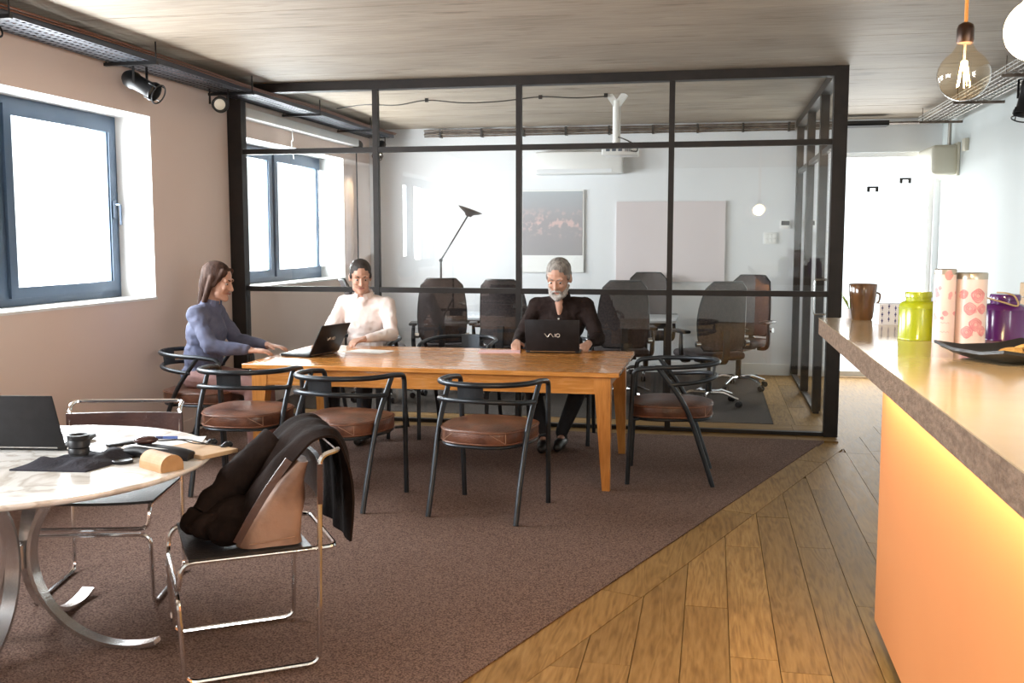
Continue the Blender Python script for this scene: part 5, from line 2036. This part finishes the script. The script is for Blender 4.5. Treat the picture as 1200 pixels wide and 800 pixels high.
oc0 = make_office_chair()
OC = [
    (-0.02, 9.62, 28, 'black mesh office chair behind the glass, nearest to the right pane, chrome base showing'),
    (0.28, 10.75, 155, 'black mesh office chair standing beyond the one at the right pane'),
    (-0.86, 9.72, 12, 'black office chair behind the glass at the right shoulder of the bearded man'),
    (-0.72, 11.38, 180, 'black office chair on the far side of the pale desk, right half'),
    (-1.93, 9.75, -8, 'black mesh office chair just left of the bearded man, behind the glass'),
    (-2.66, 9.90, 12, 'black mesh office chair behind the glass below the floor lamp'),
    (-3.15, 9.35, -70, 'black office chair partly hidden behind the left mullion, armrest showing'),
]
for i, (x, y, a, lab) in enumerate(OC):
    o = oc0 if i == 0 else copy_tree(oc0)
    o.location = (x, y, 0.004)
    o.rotation_euler = (0, 0, a * D2R)
    tag(o, lab, 'chair', 'office chairs behind the glass')

# corridor fittings
a2 = thing('air_conditioner', 'cream wall air conditioner seen end on at the far end of the right wall', 'air conditioner', (XR - 0.004, 11.45, 2.20))
mb = MB(); mb.bbox(-0.26, 0, -0.40, 0.40, 0, 0.30, 0.045, 4); mb.build('body', M['cream'], a2)
mb = MB(); mb.box(-0.02, 0.0, -0.42, 0.42, -0.01, 0.32); mb.build('back_plate', M['cream'], a2)
mb = MB(); mb.tube([(-0.06, -0.2, 0.31), (-0.06, -0.2, 0.54)], 0.018, 10); mb.build('pipe', M['wire_g'], a2)
mb = MB(); mb.bbox(-0.04, 0.0, -0.06, 0.06, -0.06, 0.06, 0.006)
solo(mb, 'junction_box', M['cream'], 'small cream junction box beside the corridor air conditioner', 'box', (XR, 10.75, 2.47))
for (x, z, lab) in ((1.72, 2.10, 'lower'), (2.06, 2.19, 'upper')):
    mb = MB()
    mb.box(-0.06, -0.03, -0.03, 0, -0.03, 0.03); mb.box(0.03, 0.06, -0.03, 0, -0.03, 0.03); mb.box(-0.03, 0.03, -0.03, 0, 0.01, 0.03)
    o = solo(mb, 'door_catch', M['black'], 'small black bracket high on the bright corridor end, the %s one' % lab, 'bracket', (x, YB + 0.05, z))

# papers by the man's hand
mb = MB(); mb.box(-0.15, 0.15, -0.10, 0.10, 0, 0.003)
solo(mb, 'paper_sheet', M['rose2'], 'pinkish paper sheet under the writing hand of the bearded man', 'paper', (-1.50, 7.13, TZ + 0.0003), 10 * D2R)
mb = MB(); mb.box(-0.15, 0.15, -0.105, 0.105, 0, 0.003)
solo(mb, 'paper_sheet', M['paper'], 'white paper sheet on the wooden table right of the side-on laptop', 'paper', (-2.42, 6.95, TZ + 0.0003), -14 * D2R)


# ================================================================== PEOPLE
def person(label, loc, rz, pose, shirt, trousers, hair, hairstyle, beard=False, sleeves='long', sc=1.0):
    r = thing('person', label, 'person', loc, rz)
    V = Vector
    P = pose
    pel = V((0, 0, 0.575))
    chest = V(P['chest'])
    neck = V(P['neck'])
    hd = V(P['head'])
    pitch = P.get('pitch', 0.25)
    yaw = P.get('yaw', 0.0)
    HM = Matrix.Translation(hd) @ Matrix.Rotation(yaw, 4, 'Z') @ Matrix.Rotation(-pitch, 4, 'X') @ Matrix.Scale(P.get('hs', 1.04), 4)
    b = MB()
    # torso under the clothes
    b.cone(pel, pel.lerp(chest, 0.5), 0.09, 0.08)
    b.cone(pel.lerp(chest, 0.5), chest, 0.08, 0.08)
    for s in (1, -1):
        b.cone(chest, V(P['sh'][0 if s > 0 else 1]), 0.07, 0.04)
    b.cone(chest + V((0, 0, 0.05)), neck, 0.06, 0.058)
    b.cone(neck, HM @ V((0, -0.025, -0.06)), 0.058, 0.054)
    # head: cranium, face, jaw, nose, ears
    b.ell((0, 0, 0), (1, 1, 1), HM @ Matrix.Translation((0, -0.012, 0.035)) @ Matrix.Diagonal((0.076, 0.094, 0.088, 1)))
    b.ell((0, 0, 0), (1, 1, 1), HM @ Matrix.Translation((0, 0.022, -0.025)) @ Matrix.Diagonal((0.064, 0.068, 0.082, 1)))
    b.cone(HM @ V((0.03, 0.03, -0.075)), HM @ V((0, 0.072, -0.098)), 0.034, 0.024)
    b.cone(HM @ V((-0.03, 0.03, -0.075)), HM @ V((0, 0.072, -0.098)), 0.034, 0.024)
    b.cone(HM @ V((0, 0.086, 0.012)), HM @ V((0, 0.106, -0.030)), 0.008, 0.013)
    b.cone(HM @ V((0.013, 0.092, -0.032)), HM @ V((-0.013, 0.092, -0.032)), 0.009, 0.009)
    b.cone(HM @ V((0.045, 0.072, 0.026)), HM @ V((-0.045, 0.072, 0.026)), 0.013, 0.013)
    for s in (1, -1):
        b.ell((0, 0, 0), (1, 1, 1), HM @ Matrix.Translation((s * 0.077, -0.01, -0.008)) @ Matrix.Rotation(s * 0.35, 4, 'Z') @ Matrix.Diagonal((0.009, 0.021, 0.033, 1)))
        b.ell((0, 0, 0), (1, 1, 1), HM @ Matrix.Translation((s * 0.034, 0.070, -0.022)) @ Matrix.Diagonal((0.022, 0.018, 0.018, 1)))
    if beard:
        b.cone(neck + V((0, 0.045, -0.035)), chest + V((0, 0.108, 0.085)), 0.036, 0.016)
    # limbs
    for i, s in enumerate((1, -1)):
        sh, el, wr = V(P['sh'][i]), V(P['el'][i]), V(P['wr'][i])
        b.cone(sh, el, 0.043, 0.036)
        b.cone(el, wr, 0.037, 0.025)
        hip, kn, an = V((s * 0.095, 0.0, 0.57)), V(P['kn'][i]), V(P['an'][i])
        b.cone(hip, kn, 0.068, 0.048)
        b.cone(kn, kn.lerp(an, 0.35), 0.046, 0.046)
        b.cone(kn.lerp(an, 0.35), an, 0.046, 0.03)
        b.cone(an, an + V((0, 0.12, -0.045)), 0.03, 0.022)
        # hand: palm, four fingers of unequal length, thumb off the side
        f = V(P['hf'][i]).normalized()          # finger direction
        up = V(P['hu'][i]).normalized()         # back of hand
        sd = f.cross(up).normalized()           # towards the thumb for the left hand
        th = sd if s < 0 else -sd
        pc_ = wr + f * 0.045
        for k in range(4):
            o_ = (k - 1.5) * 0.0185
            b.cone(wr + sd * o_ * 0.55, wr + f * 0.085 + sd * o_, 0.016, 0.0115)
            Lf = (0.062, 0.074, 0.070, 0.056)[k if s > 0 else k]
            k0 = wr + f * 0.085 + sd * o_
            curl = P.get('curl', 0.55)
            d1 = (f * math.cos(curl * 0.4) - up * math.sin(curl * 0.4)).normalized()
            d2 = (f * math.cos(curl * 1.2) - up * math.sin(curl * 1.2)).normalized()
            d3 = (f * math.cos(curl * 2.0) - up * math.sin(curl * 2.0)).normalized()
            k1 = k0 + d1 * Lf * 0.45
            k2 = k1 + d2 * Lf * 0.32
            k3 = k2 + d3 * Lf * 0.25
            b.cone(k0, k1, 0.0100, 0.0088)
            b.cone(k1, k2, 0.0088, 0.0080)
            b.cone(k2, k3, 0.0080, 0.0068)
        t0 = wr + f * 0.022 + th * 0.018
        t1 = t0 + (f * 0.6 + th * 0.7 - up * 0.25).normalized() * 0.042
        t2 = t1 + (f * 0.9 + th * 0.2 - up * 0.25).normalized() * 0.034
        b.cone(t0, t1, 0.0145, 0.0105)
        b.cone(t1, t2, 0.0105, 0.008)
    body = remesh(b, 'body', M['skin'], r, 0.0052, 2)
    # eyes, brows, mouth
    for s in (1, -1):
        e = MB(); e.ell(tuple(HM @ V((s * 0.031, 0.0735, 0.004))), (0.0115, 0.0095, 0.0055)); eo = e.build('eye', M['eye'], r)
        e = MB(); e.ell(tuple(HM @ V((s * 0.031, 0.0822, 0.003))), (0.0062, 0.003, 0.0062)); e.build('iris', M['iris'], eo)
        e = MB(); e.tube([tuple(HM @ V((s * (0.016 + 0.011 * k), 0.0885 - 0.0034 * k * k, 0.027 + 0.004 * math.sin(k * 1.0)))) for k in range(4)], 0.0042, 6); e.build('eyebrow', M[hair], r)
    e = MB(); e.tube([tuple(HM @ V((-0.024 + 0.008 * k, 0.098 - 0.0014 * (k - 3) ** 2, -0.060 + 0.0008 * abs(k - 3)))) for k in range(7)], 0.0048, 8, rs=[0.002, 0.0045, 0.0055, 0.005, 0.0055, 0.0045, 0.002]); e.build('lips', M['lip'], r)
    # hair
    h = MB()
    if hairstyle == 'short':
        h.ell((0, 0, 0), (1, 1, 1), HM @ Matrix.Translation((0, -0.024, 0.050)) @ Matrix.Diagonal((0.084, 0.098, 0.084, 1)))
        h.ell((0, 0, 0), (1, 1, 1), HM @ Matrix.Translation((0, -0.050, 0.005)) @ Matrix.Diagonal((0.080, 0.066, 0.080, 1)))
        for s in (1, -1):
            h.ell((0, 0, 0), (1, 1, 1), HM @ Matrix.Translation((s * 0.072, 0.012, 0.018)) @ Matrix.Diagonal((0.012, 0.018, 0.03, 1)))
    else:
        h.ell((0, 0, 0), (1, 1, 1), HM @ Matrix.Translation((0, -0.028, 0.048)) @ Matrix.Diagonal((0.092, 0.103, 0.088, 1)))
        h.ell((0, 0, 0), (1, 1, 1), HM @ Matrix.Translation((0, -0.062, -0.02)) @ Matrix.Diagonal((0.088, 0.066, 0.11, 1)))
        for s in (1, -1):
            h.cone(HM @ V((s * 0.080, -0.012, 0.03)), HM @ V((s * 0.082, -0.03, -0.14)), 0.024, 0.020)
            h.cone(HM @ V((s * 0.045, -0.075, 0.0)), HM @ V((s * 0.05, -0.07, -0.19)), 0.034, 0.022)
        h.cone(HM @ V((0, -0.085, 0.0)), HM @ V((0, -0.08, -0.20)), 0.038, 0.026)
        h.cone(HM @ V((0.055, 0.045, 0.085)), HM @ V((0.078, 0.01, -0.02)), 0.020, 0.014)
        h.cone(HM @ V((-0.055, 0.045, 0.085)), HM @ V((-0.078, 0.01, -0.02)), 0.020, 0.014)
    remesh(h, 'hair', M[hair], r, 0.006, 3)
    if beard:
        h = MB()
        for s in (1, -1):
            h.cone(HM @ V((s * 0.064, 0.018, -0.045)), HM @ V((s * 0.040, 0.062, -0.088)), 0.014, 0.024)
            h.cone(HM @ V((s * 0.040, 0.062, -0.088)), HM @ V((0, 0.086, -0.108)), 0.024, 0.026)
            h.cone(HM @ V((s * 0.026, 0.088, -0.058)), HM @ V((s * 0.030, 0.078, -0.085)), 0.009, 0.012)
            h.cone(HM @ V((0, 0.103, -0.046)), HM @ V((s * 0.026, 0.090, -0.056)), 0.009, 0.008)
        remesh(h, 'beard', M['beard'], r, 0.005, 2)
    # shirt
    c = MB()
    mid = pel.lerp(chest, 0.5)
    def tor(p, rx, ry, rz_):
        c.ell(tuple(p), (rx, ry, rz_))
    tor(pel + V((0, 0, 0.02)), 0.168, 0.135, 0.12)
    tor(mid, 0.165, 0.130, 0.17)
    tor(chest, 0.182, 0.132, 0.17)
    tor(chest + V((0, 0, 0.07)), 0.165, 0.112, 0.10)
    for i, s in enumerate((1, -1)):
        sh, el, wr = V(P['sh'][i]), V(P['el'][i]), V(P['wr'][i])
        c.cone(chest + V((0, 0, 0.06)), sh, 0.10, 0.068)
        c.cone(chest + V((0, 0, 0.04)), neck + V((0, 0.0, -0.045)), 0.11, 0.068)
        c.cone(neck + V((0, -0.015, -0.035)), sh, 0.060, 0.060)
        c.cone(sh, sh.lerp(el, 0.5), 0.068, 0.058)
        c.cone(sh.lerp(el, 0.5), el, 0.058, 0.054)
        if sleeves == 'long':
            cu = el.lerp(wr, 0.90)
            c.cone(el, el.lerp(wr, 0.5), 0.054, 0.048)
            c.cone(el.lerp(wr, 0.5), cu, 0.048, 0.036)
        else:
            c.cone(el, el.lerp(wr, 0.3), 0.052, 0.046)
    so = remesh(c, 'shirt', M[shirt], r, 0.008, 3)
    for v_ in so.data.vertices:
        p = v_.co
        v_.co = p + V((mnoise.noise(p * 9), mnoise.noise(p * 9 + V((5, 0, 0))), mnoise.noise(p * 9 + V((0, 7, 0))))) * 0.010 + V((mnoise.noise(p * 26), mnoise.noise(p * 26 + V((5, 0, 0))), mnoise.noise(p * V((14, 14, 34))))) * 0.006
    # collar
    cl = MB()
    fwd = (hd - neck)
    pts = []
    for k in range(15):
        a = PI * (0.62 + 1.76 * k / 14)
        # open at the front (+y)
        a = PI / 2 + 0.35 + (2 * PI - 0.70) * k / 14
        pts.append((neck.x + 0.070 * math.cos(a), neck.y - 0.005 + 0.070 * math.sin(a), neck.z + 0.012 - 0.020 * math.sin(a)))
    cl.tube(pts, 0.0, flat=(0.012, 0.045))
    cl.build('collar', M[shirt], so)
    bt = MB()
    for k in range(3):
        q = chest + V((0.0, 0.128 - 0.012 * k, 0.05 - 0.085 * k))
        bt.ell(tuple(q + V((0, 0.008, 0))), (0.007, 0.004, 0.007))
    if beard:
        bt.build('button', M['button'], so)
    # trousers and shoes
    tr = MB()
    tr.ell(tuple(pel + V((0, 0.01, -0.01))), (0.165, 0.135, 0.085))
    for i, s in enumerate((1, -1)):
        hip, kn, an = V((s * 0.095, 0.0, 0.575)), V(P['kn'][i]), V(P['an'][i])
        tr.cone(hip, kn, 0.086, 0.066)
        tr.cone(kn, kn.lerp(an, 0.4), 0.066, 0.062)
        tr.cone(kn.lerp(an, 0.4), an + V((0, 0, 0.03)), 0.062, 0.048)
    for v_ in tr.v:
        if v_.z > 0.3 and v_.y < 0.3:
            v_.z = max(v_.z, 0.518)
    remesh(tr, 'trousers', M[trousers], r, 0.009, 3)
    for i, s in enumerate((1, -1)):
        an = V(P['an'][i])
        fd = V(P.get('ff', [(0.1, 1, 0), (-0.1, 1, 0)])[i]).normalized()
        sh_ = MB()
        sh_.cone(V((an.x, an.y, 0.05)) - fd * 0.035, V((an.x, an.y, 0.045)) + fd * 0.10, 0.043, 0.043)
        sh_.cone(V((an.x, an.y, 0.045)) + fd * 0.10, V((an.x, an.y, 0.034)) + fd * 0.165, 0.043, 0.032)
        sh_.cone(V((an.x, an.y, 0.05)) - fd * 0.02, V((an.x, an.y, 0.095)), 0.044, 0.042)
        for v_ in sh_.v:
            v_.z = max(v_.z, 0.001)
        remesh(sh_, 'shoe', M['shoe'], r, 0.007, 2)
    return r


# bearded man, far side of the table, leaning over his laptop (faces the camera)
person('bearded grey haired man in a dark shirt leaning over the laptop at the wooden table', (-1.13, 7.76, 0.004), 180 * D2R, dict(
    chest=(0, 0.09, 0.90), neck=(0.0, 0.145, 1.105), head=(0.0, 0.235, 1.255), pitch=0.42, yaw=-0.12, hs=1.12,
    sh=[(0.185, 0.10, 1.04), (-0.185, 0.10, 1.04)], el=[(0.305, 0.14, 0.80), (-0.295, 0.15, 0.80)],
    wr=[(0.285, 0.405, 0.785), (-0.245, 0.395, 0.785)], hf=[(-0.12, 1, -0.12), (0.12, 1, -0.12)], hu=[(0.1, 0.1, 1), (-0.1, 0.1, 1)],
    kn=[(0.19, 0.40, 0.535), (-0.21, 0.40, 0.535)], an=[(0.07, 0.46, 0.09), (-0.05, 0.38, 0.09)], ff=[(-0.05, 1, 0), (0.05, 1, 0)]),
    'shirt_dark', 'trouser_dark', 'hair_grey', 'short', beard=True)
# person in blue at the left end of the table (faces +X)
person('brown haired person in a slate blue top at the left table end', (-3.53, 6.55, 0.004), -84 * D2R, dict(
    chest=(0, 0.05, 0.90), neck=(0.0, 0.09, 1.10), head=(0.0, 0.145, 1.25), pitch=0.25, yaw=-0.1,
    sh=[(0.17, 0.05, 1.03), (-0.17, 0.05, 1.03)], el=[(0.25, 0.17, 0.82), (-0.25, 0.17, 0.82)],
    wr=[(0.17, 0.42, 0.79), (-0.15, 0.44, 0.79)], hf=[(-0.2, 1, -0.08), (0.2, 1, -0.08)], hu=[(0.1, 0.1, 1), (-0.1, 0.1, 1)],
    kn=[(0.12, 0.42, 0.53), (-0.12, 0.42, 0.53)], an=[(0.12, 0.42, 0.09), (-0.12, 0.45, 0.09)], curl=0.35),
    'shirt_blue', 'trouser_rose', 'hair_brown', 'long')
# person in a pale shirt on the far side
person('dark haired person in a pale pink-white shirt behind the side-on laptop', (-2.70, 7.74, 0.004), 176 * D2R, dict(
    chest=(0, 0.05, 0.90), neck=(0.0, 0.09, 1.10), head=(0.0, 0.15, 1.25), pitch=0.3, yaw=0.5,
    sh=[(0.18, 0.05, 1.035), (-0.18, 0.05, 1.035)], el=[(0.27, 0.17, 0.81), (-0.27, 0.17, 0.81)],
    wr=[(0.15, 0.41, 0.79), (-0.14, 0.42, 0.79)], hf=[(-0.35, 1, -0.08), (0.35, 1, -0.08)], hu=[(0.1, 0.1, 1), (-0.1, 0.1, 1)],
    kn=[(0.14, 0.42, 0.53), (-0.14, 0.42, 0.53)], an=[(0.13, 0.40, 0.09), (-0.13, 0.42, 0.09)]),
    'shirt_white', 'trouser_dark', 'hair_dark', 'short')
